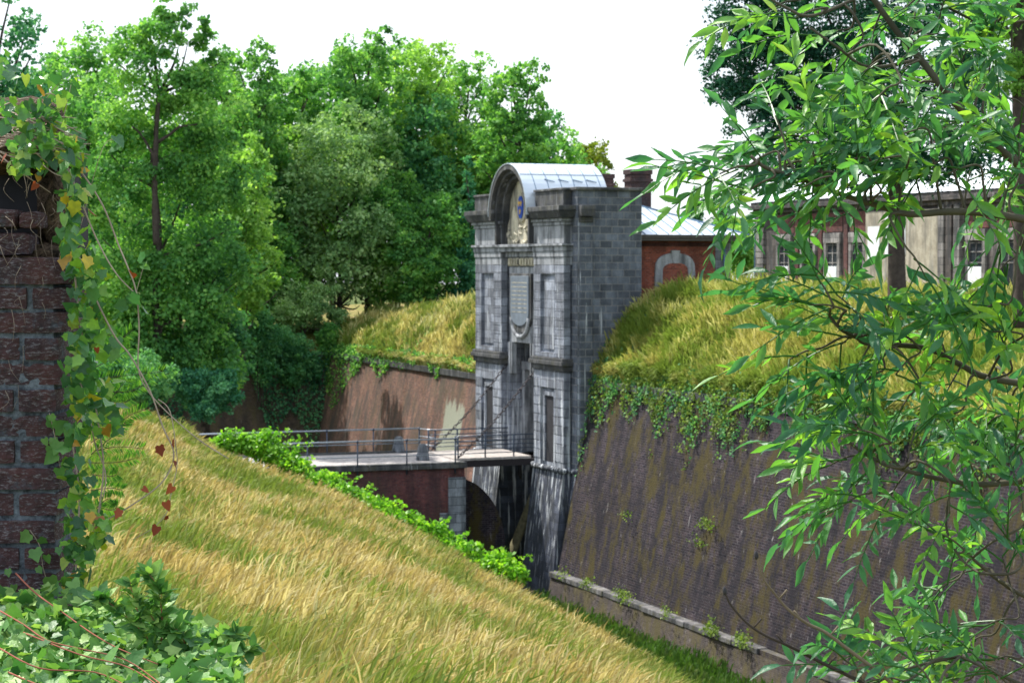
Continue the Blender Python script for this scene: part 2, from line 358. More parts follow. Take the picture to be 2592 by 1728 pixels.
def mat_grass(name, lo, mid, hi, gr, gscale=.16, gl=.54):
    T = NT(name); a = T.new('ShaderNodeAttribute', attribute_name='rnd').outputs['Fac']; h = T.new('ShaderNodeAttribute', attribute_name='h').outputs['Fac']
    g = T.new('ShaderNodeNewGeometry').outputs['Position']
    c = T.ramp(a, [(0, lo), (.5, mid), (1, hi)])
    c = T.mix(T.ramp(T.noise(g, .55, 4, .65), [(.42, 0.), (.66, .75)]), c, T.mix(a, tuple(x * .45 for x in mid), tuple(x * .8 for x in (mid[0] * 1.1, mid[1] * .85, mid[2] * .5))))
    green = T.ramp(T.math('ADD', T.noise(g, gscale, 3, .6), T.math('MULTIPLY', T.noise(g, gscale * 6, 3), .25)), [(gl + .09, 0.), (gl + .2, .9)])
    green = T.math('MAXIMUM', green, T.ramp(h, [(0, .75), (.55, 0.)]))
    c = T.mix(green, c, T.mix(a, tuple(x * .6 for x in gr), gr))
    T.base(c, .7, .2)
    tr = T.new('ShaderNodeBsdfTranslucent'); T.link(T.mix(1, c, (1.2, 1.2, .9), 'MULTIPLY'), tr.inputs[0])
    ms = T.new('ShaderNodeMixShader'); ms.inputs[0].default_value = .35
    T.link(T.p.outputs[0], ms.inputs[1]); T.link(tr.outputs[0], ms.inputs[2]); T.link(ms.outputs[0], T.out.inputs[0]); return T.m
M['grass'] = mat_grass('dry_meadow_grass', (.27, .20, .06), (.46, .38, .15), (.72, .65, .37), (.15, .25, .03), .2, .50)
M['grass_pale'] = mat_grass('pale_rampart_grass', (.30, .26, .07), (.50, .47, .19), (.72, .69, .38), (.15, .24, .03), .35, .49)
M['grass_mound'] = mat_grass('green_rampart_grass', (.24, .25, .05), (.44, .44, .13), (.68, .65, .32), (.17, .28, .04), .35, .46)

# ------------------------------------------------------------------ ground, moat, ramparts
def sheet(name, grid, mat, kind='structure', parent=None, smooth=True):
    g = np.asarray(grid, float); a, b = g.shape[:2]
    i = np.arange(a - 1)[:, None] * b + np.arange(b - 1)[None]; i = i.ravel()
    me = np_mesh(name, g.reshape(-1, 3), [np.stack([i, i + 1, i + b + 1, i + b], 1)])
    o = link(name, me, mat, parent, smooth)
    if kind: o['kind'] = kind
    return o
def vnoise(x, y, sc, seed=0):
    return (np.sin(x * sc + seed) * np.cos(y * sc * 1.3 + seed * 2) + .5 * np.sin(x * sc * 2.3 + y * sc * 1.7 + seed * 3) + .25 * np.sin(x * sc * 5.1 - y * sc * 4.3 + seed)) / 1.75
gx = np.linspace(-1, 1, 41); gx = np.sign(gx) * np.abs(gx) ** 2.2 * 1500
GX, GY = np.meshgrid(gx, gx + 60, indexing='ij')
sheet('ground', np.stack([GX, GY, np.full_like(GX, -6.5) + .12 * vnoise(GX, GY, .5)], -1), M['turf'])

# the long bank of dry grass in front: loft from a line near the camera to the crest above the moat
crest_px = [(-900, 960, 62), (-300, 985, 66), (60, 1010, 70), (300, 1055, 76), (430, 1100, 81), (560, 1172, 86), (780, 1250, 83.5), (1000, 1352, 80), (1200, 1470, 76.5), (1400, 1592, 71), (1600, 1722, 65), (1760, 1845, 60), (1900, 1965, 52), (2000, 2080, 44)]
crest = np.array([P(*c) for c in crest_px])
near = np.array([[-16, 3, 7.6], [-9, 2, 7.5], [-5, 1, 7.45], [-3, 0, 7.4], [-1.5, -1, 7.4], [0, -2, 7.4], [1, -2, 7.4], [2, -2, 7.4], [3, -2, 7.35], [4, -2, 7.3], [6, -2, 7.2], [8, -2, 7.0], [10, -2, 6.8], [12, -2, 6.5]])
def resample(p, n):
    d = np.concatenate([[0], np.cumsum(np.linalg.norm(np.diff(p, axis=0), axis=1))]); q = np.linspace(0, d[-1], n)
    return np.stack([np.interp(q, d, p[:, k]) for k in range(3)], 1)
idx = np.linspace(0, len(crest) - 1, 80)
def lerp_idx(p): return np.stack([np.interp(idx, np.arange(len(p)), p[:, k]) for k in range(3)], 1)
CR, NR = lerp_idx(crest), lerp_idx(near)
def bank_pt(a, b):
    """a along 0..1, b across 0 near .. 1 crest (arrays)"""
    i = a * (len(CR) - 1)
    C = np.stack([np.interp(i, np.arange(len(CR)), CR[:, k]) for k in range(3)], -1)
    N = np.stack([np.interp(i, np.arange(len(NR)), NR[:, k]) for k in range(3)], -1)
    p = N + (C - N) * b[..., None]
    sag = -2.6 * np.sin(np.pi * np.clip(b, 0, 1)) * (1 - .35 * a)
    bl = np.clip((b - .25) * 3, 0, 1)
    p[..., 2] += sag * (1 - .45 * b) * .35 + .28 * vnoise(p[..., 0], p[..., 1], .22, 1.3) * bl
    return p
A_, B_ = np.meshgrid(np.linspace(0, 1, 90), np.linspace(0, 1, 70), indexing='ij')
bank = bank_pt(A_, B_)
drop = []
for k, (dx, dz) in enumerate([(.5, -.25), (1.1, -.8), (1.5, -2.2), (1.7, -16)]):
    q = bank[:, -1].copy(); q[:, 0] += dx; q[:, 1] += dx * .8; q[:, 2] = np.maximum(q[:, 2] + dz, -6.8); drop.append(q)
bank = np.concatenate([bank, np.stack(drop, 1)], 1)
sheet('bank', bank, M['soil'])
# the land the bridge comes from, beyond the crest on the left
q = []
for X in np.linspace(-160, -14, 30):
    q.append([(X + (0 if Y < 200 else 0), Y, z) for Y, z in ((83, -1.2), (86, -.25), (92, -.15), (100, -.2), (107, -.3), (109, -2), (109.5, -7))])
q.append([(-13.6, Y, -7) for Y in (83, 86, 92, 100, 107, 109, 109.5)])
sheet('glacis', q, M['soil'])

def wall_run(name, label, t0, t1, z_top, s_top, z_bot, s_bot, mat, cat='wall'):
    th = thing(name, label, cat, W(0, t0, 0), GA)
    def seg(nt_=40):
        V = []; ts = np.linspace(t0, t1, nt_)
        zs = np.linspace(z_bot, z_top - .35, 12)
        g = np.array([[(s_bot + (s_top - s_bot) * (z - z_bot) / (z_top - z_bot) + .03 * math.sin(t * .9 + z) * math.sin(t * .23), t - t0, z) for z in zs] for t in ts])
        return g
    o = sheet('brick_face', seg(), mat, None, th)
    return th
# right curtain wall
T0R, T1R = -.65, -62
rw = wall_run('rampart_wall', 'dark battered brick rampart wall running from the gate to the right edge', T0R, T1R, 4.05, 1.25, -5.0, -.55, M['dark_wall'])
def local(rw_t0): return lambda mb: mb
mb = MB()
ts = np.linspace(0, T1R - T0R, 28)
rr = random.Random(3)
for i in range(len(ts) - 1):      # coping stones, some lost
    if rr.random() < .12 and i > 3: continue
    mb.box(1.08 + rr.uniform(-.02, .02), 1.75, ts[i] - .012, ts[i + 1] + .012, 3.68, 4.02 + rr.uniform(-.03, .03))
mb.build('coping', M['cornice'], rw, bevel=.02)
mb = MB(); mb.box(1.25, 3, 0, T1R - T0R, 3.4, 3.69); mb.build('wall_top', M['plinth'], rw)
led = [k for k in range(0, 62, 2)]
mb = MB()
for k in led:
    if 19 < k < 23: continue
    mb.box(-1.0 + rr.uniform(-.03, .03), -.3, -k, -k - 1.98, -5.22, -4.98 + rr.uniform(-.02, .02))
mb.build('ledge', M['ledge'], rw, bevel=.03)
mb = MB(); mb.box(-.86, .3, 0, -62, -5.45, -5.03); mb.build('ledge_bed', M['plinth'], rw)
gl = np.array([[(-.95 + (-.3) * (-5.2 - z) / 1.6 + .04 * math.sin(k * .7 + z * 2), -k, z) for z in np.linspace(-6.9, -5.2, 6)] for k in np.arange(0, 62, 1.0)])
sheet('plinth', gl, M['plinth'], None, rw)
# left curtain wall
lw = wall_run('rampart_wall', 'weathered red brick rampart wall behind the bridge, left of the gate', 12.3, 43, 3.5, 1.3, -6.6, -.8, M['far_wall'])
mb = MB(); ts = np.linspace(0, 31, 20)
for i in range(19):
    mb.box(1.1 + rr.uniform(-.02, .02), 1.75, ts[i] + .012, ts[i + 1] - .012, 3.15, 3.5 + rr.uniform(-.03, .03))
mb.build('coping', M['cornice'], lw, bevel=.02)
# bastion flank further left
C1 = W(1.3, 43, 0); C2 = np.array([-46.0, 127.0, 0])
fv = C2 - C1; fl_len = np.linalg.norm(fv); fan = math.atan2(fv[1], fv[0])
fw = thing('bastion_wall', 'shaded brown brick bastion wall under ivy at the far left of the moat', 'wall', C1, fan)
g = np.array([[(x, 1.9 * (3.3 - z) / 10 * 1.0, z) for z in np.linspace(-6.7, 3.2, 10)] for x in np.linspace(0, fl_len, 20)])
sheet('brick_face', g, M['flank'], None, fw)
mb = MB(); mb.box(0, fl_len, -.5, .12, 3.2, 3.5); mb.build('coping', M['cornice'], fw)

# grass-topped ramparts: profile lofted along the wall (local s,t) -> world
def rampart(ts, prof):
    g = []
    for t in ts:
        g.append([W(s, t, z + (.12 * math.sin(t * 1.1 + s * 1.3) + .1 * math.sin(t * .43 + s)) * min(1, max(0, (s - 1.5)))) for s, z in prof(t)])
    return np.array(g)
def prof_r(t):
    k = min(1, max(0, (-t - 1) / 16)); top = 7.85 - .6 * k
    g = 1 + 1.3 * k
    return [(1.3, 3.7), (1.5, 4.0), (1.5 + .7 * g, 5.3), (1.5 + 1.5 * g, 6.35), (1.5 + 2.4 * g, 7.2 - .3 * k), (1.5 + 3.6 * g, top - .1), (1.5 + 5 * g, top), (12, top - .1), (20, 7.2), (40, 7.15), (90, 7.1), (260, 7.0)]
def prof_l(t):
    k = min(1, max(0, (t - 13) / 26)); h = 8.5 - 3.0 * k ** .8
    return [(1.3, 3.1), (1.5, 3.5), (2.4, 3.5 + (h - 3.5) * .35), (3.6, 3.5 + (h - 3.5) * .7), (5, h - .25), (6.5, h), (9, h - .1), (14, h - .8), (25, 5), (40, 5), (90, 5), (260, 5)]
RT = np.concatenate([np.linspace(-62, -.65, 60)]); rg = rampart(RT, prof_r); sheet('rampart_right', rg, M['soil'])
LT = np.linspace(12.3, 46, 36); lg = rampart(LT, prof_l); sheet('rampart_left', lg, M['soil'])
g = [[W(s, t, z) for s, z in ((4.3, -1), (4.35, 7.0), (9, 7.3), (20, 7.1), (60, 7), (260, 6))] for t in (-.65, 6, 12.3)]
sheet('courtyard_ground', g, M['soil'])
g = []
for k in np.linspace(0, 1, 14):
    p = C1 * (1 - k) + C2 * k; q = W(1.3, 43 + 40 * k, 0); bx = np.array([.3, .95, 0])
    g.append([p + Zv * 3.3, p + bx * 2 + Zv * 4.2, p + bx * 6 + Zv * 5.0, p + bx * 20 + Zv * 5, p + bx * 60 + Zv * 5, p + bx * 200 + Zv * 5])
sheet('bastion_top', g, M['soil'])
g = [[W(s, t, 4.9) for s in (1.0, 60, 250)] for t in (46, 120, 300)]
sheet('inner_ground', g, M['turf'])

# ------------------------------------------------------------------ the gate
def gthing(name, label, cat, s=0, t=0, z=0, group=None, rot=0): return thing(name, label, cat, W(s, t, z), GA + rot, group)
G = gthing('city_gate', 'grey stone fortress gate with arched zinc roof and battered streaked base', 'gate')
TL = 11.8
def blocks(mb, t0, t1, z0, z1, s0, n, gap=.035, back=.3, j=.012, r=random.Random(5)):
    h = (z1 - z0) / n
    for i in range(n):
        mb.box(s0 + r.uniform(0, j), back, t0 + .01, t1 - .01, z0 + i * h + gap / 2, z0 + (i + 1) * h - gap / 2)
# main block behind the pilasters, side walls included
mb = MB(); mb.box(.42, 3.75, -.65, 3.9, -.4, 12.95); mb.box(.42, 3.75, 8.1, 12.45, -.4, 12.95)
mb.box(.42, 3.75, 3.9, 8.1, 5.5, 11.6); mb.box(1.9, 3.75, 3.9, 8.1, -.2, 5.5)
mb.build('wall', M['ashlar_shaded'], G)
mb = MB(); mb.box(.44, .75, -.66, -.15, -.4, 11.6); mb.build('corner_strip', M['pale_strip'], G, bevel=.01)
for y_ in ((-.78, 3.5), (8.5, 12.58)): mb = MB(); mb.box(.3, 3.85, *y_, 12.92, 13.06); mb.build('coping', M['cornice'], G, bevel=.02)
mb = MB(); mb.box(.5, 1.15, -.78, -.66, -.3, 11.6); mb.build('side_pilaster', M['ashlar_shaded'], G, bevel=.02)
for t0, t1, sgn in ((0, 3.75, 1), (8.05, 11.8, -1)):
    a0, a1 = (t0 + 1.15, t1 - .9)
    mb = MB()
    for z0, z1, n in ((4.98, 9.4, 10), (.0, 4.35, 10)):
        blocks(mb, t0, a0 - .04, z0, z1, 0, n); blocks(mb, a1 + .04, t1, z0, z1, 0, n)
    mb.box(.035, .36, t0 + .02, a0 - .06, -.3, 9.4); mb.box(.035, .36, a1 + .06, t1 - .02, -.3, 9.4)
    mb.box(.0, .4, a0 - .03, a1 + .03, 8.98, 9.4); mb.box(.0, .4, a0 - .03, a1 + .03, 4.98, 5.2); mb.box(.02, .4, a0 - .03, a1 + .03, 3.5, 4.35)
    mb.box(.17, .43, a0 - .05, a1 + .05, -.3, 9.0)
    mb.build('pilaster', M['facade'], G, bevel=.012)
    mb = MB()       # raised panel surrounds: inner narrow niche below, inner field above
    mb.box(.09, .2, a0 + .12, a0 + .3, -.1, 3.3); mb.box(.09, .2, a1 - .3, a1 - .12, -.1, 3.3); mb.box(.09, .2, a0 + .12, a1 - .12, 3.1, 3.3)
    mb.build('niche_frame', M['facade'], G, bevel=.01)
    mb = MB(); mb.box(.11, .2, a0 + .22, a1 - .22, 5.35, 8.8); mb.build('panel', M['facade'], G, bevel=.01)
    mb = MB(); mb.box(.165, .2, a0 + .32, a1 - .32, -.1, 3.08); mb.build('niche', M['shade_and_bud'], G)  # flat near-black sheet, the niche's shade put into its colour
    mb = MB(); mb.box(-.10, .45, t0 - .1, t1 + .1, 4.36, 4.62); mb.box(-.2, .45, t0 - .2, t1 + .2, 4.62, 4.82); mb.box(-.13, .45, t0 - .13, t1 + .13, 4.82, 4.97)
    mb.build('string_course', M['cornice'], G, bevel=.025)
    mb = MB()
    for z0, z1, e in ((9.41, 9.78, 0), (9.79, 10.05, .04), (10.06, 10.3, .08), (10.31, 10.42, .17)):
        mb.box(-e, .45, t0 - e, t1 + e, z0, z1)
    mb.build('architrave', M['plain_stone'], G, bevel=.012)
    mb = MB(); mid = (t0 + t1) / 2
    mb.box(-.01, .44, t0, mid - .02, 10.43, 11.28); mb.box(-.01, .44, mid + .02, t1, 10.43, 11.28); mb.box(.03, .44, mid - .03, mid + .03, 10.43, 11.28)
    mb.build('frieze', M['plain_stone'], G, bevel=.015)
    mb = MB(); mb.box(-.07, .46, t0 - .07, t1 + .07, 11.29, 11.46); mb.box(-.17, .46, t0 - .17, t1 + .17, 11.47, 11.62); mb.build('bed_moulding', M['plain_stone'], G, bevel=.02)
    mb = MB(); c0, c1 = (t0 - .45, min(t1 + .45, 3.72)) if sgn > 0 else (max(t0 - .45, 8.22), t1 + .45)
    mb.hexa([(-.3, c0 + .12, 11.63), (.45, c0 + .12, 11.63), (.45, c1 - (0 if sgn > 0 else .12), 11.63), (-.3, c1 - (0 if sgn > 0 else .12), 11.63)],
            [(-.45, c0, 11.95), (.45, c0, 11.95), (.45, c1, 11.95), (-.45, c1, 11.95)])
    mb.box(-.47, .45, c0 - .02, c1, 11.96, 12.2); mb.build('cornice', M['cornice'], G, bevel=.02)
    mb = MB(); d0, d1 = (t0, 3.5) if sgn > 0 else (8.5, t1); mb.box(-.03, .41, d0, d1, 12.21, 12.93); mb.box(-.1, .29, d0 - .08, d1 + .05, 12.935, 13.05)
    mb.build('attic', M['cornice'], G, bevel=.02)
mb = MB(); mb.box(.46, 1.2, -1.0, -.66, 11.68, 12.2); mb.box(.46, 1.15, -.86, -.66, 11.4, 11.66); mb.build('side_cornice', M['cornice'], G, bevel=.02)
# bases: battered, with the torus moulding
for t0, t1, nm in ((-.65, 3.9, 0), (8.1, 12.45, 1)):
    bat = .75; zb = -6.6; tr0 = t0 + (.65 if nm == 0 else 0); tr1 = t1 - (.15 if nm == 0 else .65)
    mb = MB()
    mb.hexa([(-bat, tr0 - .15, zb), (3.5, tr0 - .15, zb), (3.5, tr1, zb), (-bat, tr1, zb)], [(-.02, tr0, -.42), (3.5, tr0, -.42), (3.5, tr1, -.42), (-.02, tr1, -.42)])
    if nm == 0: mb.hexa([(.42 - bat, t0 - .2, zb), (3.6, t0 - .2, zb), (3.6, tr0 - .16, zb), (.42 - bat, tr0 - .16, zb)], [(.42, t0, -.42), (3.6, t0, -.42), (3.6, tr0 - .01, -.42), (.42, tr0 - .01, -.42)])
    mb.build('battered_base', M['base_stone'], G, bevel=.02)
    mb = MB()
    path = [(.2, tr1, -.36), (-.06, tr1, -.36), (-.06, tr0, -.36), (.36, tr0, -.36), (.36, t0 if nm == 0 else tr0, -.36), (1.6, t0 if nm == 0 else tr0, -.36)]
    for i in range(len(path) - 1):
        if path[i] != path[i + 1]: mb.tube([path[i], path[i + 1]], .13, 10)
    mb.build('torus_moulding', M['base_stone'], G, smooth=True)
mb = MB(); mb.box(1.6, 3.7, 3.7, 8.2, -6.6, -.25); mb.build('pit_wall', M['shade_and_bud'], G)  # near-black: the pit's shadow is painted into the wall colour
# central bay
CT = 6.0
mb = MB()
for a, b_ in ((3.9, 4.35), (7.65, 8.1)): mb.box(.3, 1.95, a, b_, -.2, 5.45)      # jambs
mb.build('jamb', M['facade'], G, bevel=.015)
mb = MB()
for a, b_ in ((4.4, 4.75), (7.25, 7.6)): mb.box(.95, 1.95, a, b_, -.1, 4.1)
mb.box(.9, 1.9, 4.4, 7.6, 4.1, 4.5); mb.build('door_frame', M['plain_stone'], G, bevel=.02)
mb = MB(); mb.box(1.5, 1.7, 4.76, 5.98, -.05, 4.08); mb.box(1.5, 1.7, 6.02, 7.24, -.05, 4.08); mb.build('door', M['shade_and_bud'], G, bevel=.01)
for tt in (4.36, 7.2):     # lifting slots with their stone cheeks
    mb = MB(); mb.box(.24, .5, tt, tt + .12, 3.9, 5.5); mb.box(.24, .5, tt + .32, tt + .44, 3.9, 5.5); mb.build('slot_cheek', M['plain_stone'], G, bevel=.01)
mb = MB(); mb.box(.30, .45, 4.9, 7.1, 5.5, 6.5); mb.box(.34, .44, 4.2, 7.8, 5.5, 9.3); mb.build('bay_panel', M['plain_stone'], G, bevel=.02)
def shield(w_, h0, h1, c0, n=14):
    p = [(CT - w_, h1), (CT + w_, h1)]
    p = [(CT - w_, h1)] + [(CT - w_ * math.cos(math.pi * i / n), c0 - (c0 - h0) * math.sin(math.pi * i / n)) for i in range(n + 1)] + [(CT + w_, h1)]
    return p
mb = MB(); mb.extr(shield(1.42, 6.0, 8.98, 6.9), .2, .345); mb.build('plaque_frame', M['cornice'], G, bevel=.02)
mb = MB(); mb.extr(shield(1.2, 6.35, 8.85, 7.0), .15, .21); mb.build('plaque', mat_plain('plaque_stone', (.15, .18, .22), .6, .4, 0, .15, 3), G, bevel=.015)
for k_ in range(8):
    mb = MB(); mb.box(.143, .16, CT - 1.0, CT + 1.0, 8.5 - k_ * .21, 8.53 - k_ * .21); mb.build('moulded_line', M['cream'], G)
mb = MB(); mb.tube([(.2, CT + 1.15 * math.cos(a), 6.75 - .95 * math.sin(a)) for a in np.linspace(0, math.pi, 14)], .1, 8); mb.build('scroll', M['plain_stone'], G, smooth=True)
mb = MB(); mb.box(.26, .44, 4.2, 7.8, 9.35, 9.75)
for i in range(9): mb.box(.18, .26, 4.4 + i * .38, 4.6 + i * .38, 9.4, 9.7)
mb.build('carved_band', M['cream'], G, bevel=.03)
mb = MB(); mb.box(-.08, .44, 3.93, 8.03, 10.06, 10.28); mb.box(-.2, .44, 3.93, 8.03, 10.285, 10.43); mb.box(.2, .44, 3.93, 8.03, 9.8, 10.05)
mb.build('sill_cornice', M['plain_stone'], G, bevel=.02)
# arch rings
def ring(r0, r1, zf, zc=11.7, n=30):
    out = [(CT + r1, zf)] + [(CT + r1 * math.cos(math.pi * i / n), zc + r1 * math.sin(math.pi * i / n)) for i in range(n + 1)] + [(CT - r1, zf)]
    inn = [(CT - r0, zf)] + [(CT - r0 * math.cos(math.pi * i / n), zc + r0 * math.sin(math.pi * i / n)) for i in range(n + 1)] + [(CT + r0, zf)]
    return out, inn
def ring_mb(mb, r0, r1, s0, s1, zf, zc=11.7):
    o, i = ring(r0, r1, zf, zc); i = i[::-1]; n = len(o)
    V = [(s0, *p) for p in o] + [(s0, *p) for p in i] + [(s1, *p) for p in o] + [(s1, *p) for p in i]; F = []
    for k in range(n - 1):
        F += [(k, k + 1, n + k + 1, n + k), (2 * n + k, 3 * n + k, 3 * n + k + 1, 2 * n + k + 1), (k, 2 * n + k, 2 * n + k + 1, k + 1), (n + k, n + k + 1, 3 * n + k + 1, 3 * n + k)]
    F += [(0, n, 3 * n, 2 * n), (n - 1, 2 * n - 1 + 0, 4 * n - 1, 3 * n - 1)]
    mb.add(V, F)
ZC = 11.85
for r0, r1, s0, zf in ((2.3, 2.56, -.5, 11.64), (2.1, 2.31, -.27, 10.44), (1.88, 2.11, .02, 10.44)):
    mb = MB(); ring_mb(mb, r0, r1, s0, .5, zf, ZC); mb.build('arch_moulding', M['cornice'], G, bevel=.02)
n = 24; mb = MB(); mb.extr([(CT - 1.9, 10.44)] + [(CT - 1.9 * math.cos(math.pi * i / n), ZC + 1.9 * math.sin(math.pi * i / n)) for i in range(n + 1)] + [(CT + 1.9, 10.44)], .38, .6)
ty = mb.build('tympanum', M['cream'], G)
mb = MB(); mb.extr([(CT - 1.87, 10.45), (CT - 1.87, 11.5), (CT - 1.6, 11.75), (CT - 1.35, 12.1), (CT - 1.2, 12.5), (CT - .95, 12.5), (CT - .7, 11.9), (CT - .3, 11.35), (CT + .3, 11.35), (CT + .7, 11.9), (CT + .95, 12.4), (CT + 1.35, 12.0), (CT + 1.6, 11.7), (CT + 1.87, 11.4), (CT + 1.87, 10.45)], .27, .38)
rq = random.Random(8)
for i in range(16):
    t_, z_ = CT + rq.uniform(-1.5, 1.5), rq.uniform(10.6, 11.4); a = rq.uniform(-1, 1)
    mb.tube([(.27, t_, z_), (.22, t_ + .25 * math.cos(a), z_ + .25 * math.sin(a)), (.26, t_ + .5 * math.cos(a + .5), z_ + .4 * math.sin(a + .5))], [.05, .07, .04], 6)
mb.build('relief', M['cream'], ty, bevel=.03)
def ell(rt, rz, z0, n=24): return [(CT + rt * math.cos(2 * math.pi * i / n), z0 + rz * math.sin(2 * math.pi * i / n)) for i in range(n)]
mb = MB(); mb.extr(ell(.5, .74, 12.28), .26, .375); mb.build('cartouche', M['cream'], ty, bevel=.03)
mb = MB(); mb.extr(ell(.33, .56, 12.28), .2, .265); em = mb.build('blue_oval', M['blue'], ty)
for dt, dz in ((.13, .18), (-.13, .18), (0, -.22)):
    mb = MB(); t_, z_ = CT + dt, 12.28 + dz
    mb.extr([(t_, z_ + .17), (t_ + .035, z_ + .05), (t_ + .11, z_ + .09), (t_ + .10, z_ - .01), (t_ + .03, z_ - .02), (t_ + .04, z_ - .13), (t_ - .04, z_ - .13), (t_ - .03, z_ - .02), (t_ - .10, z_ - .01), (t_ - .11, z_ + .09), (t_ - .035, z_ + .05)], .17, .205); mb.build('gold_lily', M['gold'], em)
# barrel roof of zinc
def barrel(r, s0, s1, zf, th_):
    mb = MB(); ring_mb(mb, r, r + th_, s0, s1, zf, ZC); return mb
rf = barrel(2.57, -.53, 3.95, 12.2, .035).build('barrel_roof', M['zinc'], G)
mb = MB(); n = 10
for sx in np.linspace(.1, 3.6, 6): ring_mb(mb, 2.60, 2.618, sx, sx + .03, 12.4, ZC)
for i, a in enumerate((50, 90, 130, 25)):
    mb.tube([(-.5, CT + 2.612 * math.cos(R(a)), ZC + 2.612 * math.sin(R(a))), (3.94, CT + 2.612 * math.cos(R(a)), ZC + 2.612 * math.sin(R(a)))], .014, 5)
mb.build('seam', M['seam'], rf)
mb = MB()
for sx in (.7, 1.45, 2.2, 2.95):
    mb = MB(); a = R(38); r_ = 2.615
    p = lambda s_, a_, rr_: (s_, CT + 0 - rr_ * math.cos(a_), ZC + rr_ * math.sin(a_))
    mb.tube([p(sx, a + .07, r_ + .01), p(sx + .5, a - .0, r_ + .03)], .022, 5); mb.build('snow_hook', M['seam'], rf)
mb = MB(); n = 20; mb.extr([(CT + 2.56 * math.cos(math.pi * i / n), ZC + 2.56 * math.sin(math.pi * i / n)) for i in range(n + 1)], 3.76, 3.9); mb.build('rear_gable', M['palace_brick'], G)
mb = MB(); mb.box(.5, 3.76, 3.6, 8.4, 11.5, 12.3); mb.build('roof_wall', M['cornice'], G)

# ------------------------------------------------------------------ drawbridge, chains, masonry bridge
D = gthing('drawbridge', 'short flat drawbridge deck hung on chains in front of the gate doorway', 'drawbridge', -1.8, 5.95)
def lb(mb): return mb
mb = MB()
for i in range(20): mb.box(-2.25 + i * .2, -2.06 + i * .2, -2.05, 2.05, -.09 + .006 * (i % 3), .03 + .006 * (i % 3))
mb.build('deck', M['deck'], D)
mb = MB()
for y in (-2.0, -.7, .7, 1.85): mb.box(-1.9, 2.4, y, y + .16, -.42, -.1)
mb.box(-2.2, -1.95, -2.1, 2.1, -.2, -.095); mb.build('beam', M['chain'], D)
for y, nm in ((-2.0, 'near'), (2.0, 'far')):
    top = Vector((2.15, y * 1.0, 4.45)); bot = Vector((-2.05, y, .08))
    mb = MB(); L = (top - bot).length; d = (top - bot).normalized(); N = int(L / .19); side = d.cross(Vector((0, 1, 0))).normalized(); yv = Vector((0, 1, 0))
    for i in range(N):
        c0 = bot + d * (i + .5) * L / N; c0.z -= .22 * math.sin(math.pi * (i + .5) / N); e = side if i % 2 else yv
        pts = [c0 + d * (.13 * math.cos(a)) + e * (.06 * math.sin(a)) for a in np.linspace(0, 2 * math.pi, 11)]
        mb.tube([tuple(p) for p in pts], .022, 5, cap=False)
    mb.build('chain', M['chain'], D, smooth=True)
mb = MB(); mb.tube([(1.55, -1.2, -.42), (1.55, -1.2, -1.0), (1.6, -1.0, -1.2), (1.6, -.8, -1.0), (1.6, -.8, -.42)], .04, 6); mb.build('hanging_loop', M['chain'], D, smooth=True)
def dbrail(y, lab):
    r = gthing('bridge_railing', lab, 'railing', -1.8, 5.95 + y, group='iron railings on the bridge')
    mb = MB()
    for z in (.25, .45, .65, .86, 1.1): mb.tube([(-2.2, 0, z), (2.35, 0, z)], .026 if z < 1 else .035, 6)
    mb.build('rail', M['iron'], r, smooth=True)
    for x in (-2.2, -.65, .85, 2.3): MB().tube([(x, 0, -.1), (x, 0, 1.13)], .04, 7).build('post', M['iron'], r, smooth=True)
    return r
dbrail(-1.97, 'dark five-bar iron railing on the near side of the drawbridge'); dbrail(1.97, 'dark five-bar iron railing on the far side of the drawbridge')
# masonry bridge, swung slightly
BR = R(-3.5); BW = 3.1
def bthing(name, label, cat, x=0, y=0, z=0, group=None):
    o = W(-3.75, 5.95, 0); c, s = math.cos(GA + BR), math.sin(GA + BR)
    return thing(name, label, cat, (o[0] + c * x - s * y, o[1] + s * x + c * y, z), GA + BR, group)
Bm = bthing('stone_bridge', 'red brick arched bridge with a cobbled deck crossing the moat', 'bridge')
ax, ar, az = -6.8, 3.6, -5.1
n = 20
arch = [(ax + ar * math.cos(math.pi * i / n), az + ar * math.sin(math.pi * i / n)) for i in range(n + 1)]
poly = [(0, -.32), (0, -6.6), (ax + ar, -6.6)] + arch + [(ax - ar, -6.6), (-22, -6.6), (-22, -.32)]
for y0, y1 in ((-BW, -BW + .5), (BW - .5, BW)):
    V = [(p[0], y0, p[1]) for p in poly] + [(p[0], y1, p[1]) for p in poly]; m_ = len(poly)
    mb = MB(); mb.add(V, [(i, (i + 1) % m_, m_ + (i + 1) % m_, m_ + i) for i in range(m_)])
    top = (-.32)
    # faces as strips between the arch line and the top
    for off in (0, m_):
        strip = [(ax + ar, -6.6)] + arch + [(ax - ar, -6.6)]
        ids = list(range(2, 2 + len(strip)))
        for a_, b_ in zip(ids[:-1], ids[1:]):
            xa, xb = poly[a_][0], poly[b_][0]
            if abs(xa - xb) < 1e-6: continue
            yy = y0 if off == 0 else y1
            mb.add([(xa, yy, poly[a_][1]), (xb, yy, poly[b_][1]), (xb, yy, -.32), (xa, yy, -.32)], [(0, 1, 2, 3)])
        yy = y0 if off == 0 else y1
        mb.add([(0, yy, -.32), (0, yy, -6.6), (ax + ar, yy, -6.6), (ax + ar, yy, -.32)], [(0, 1, 2, 3)])
        mb.add([(ax - ar, yy, -.32), (ax - ar, yy, -6.6), (-22, yy, -6.6), (-22, yy, -.32)], [(0, 1, 2, 3)])
    mb.build('spandrel_wall', M['bridge_brick'], Bm)
mb = MB()
for i in range(n): 
    p, q = arch[i], arch[i + 1]; mb.add([(p[0], -BW + .5, p[1]), (q[0], -BW + .5, q[1]), (q[0], BW - .5, q[1]), (p[0], BW - .5, p[1])], [(0, 1, 2, 3)])
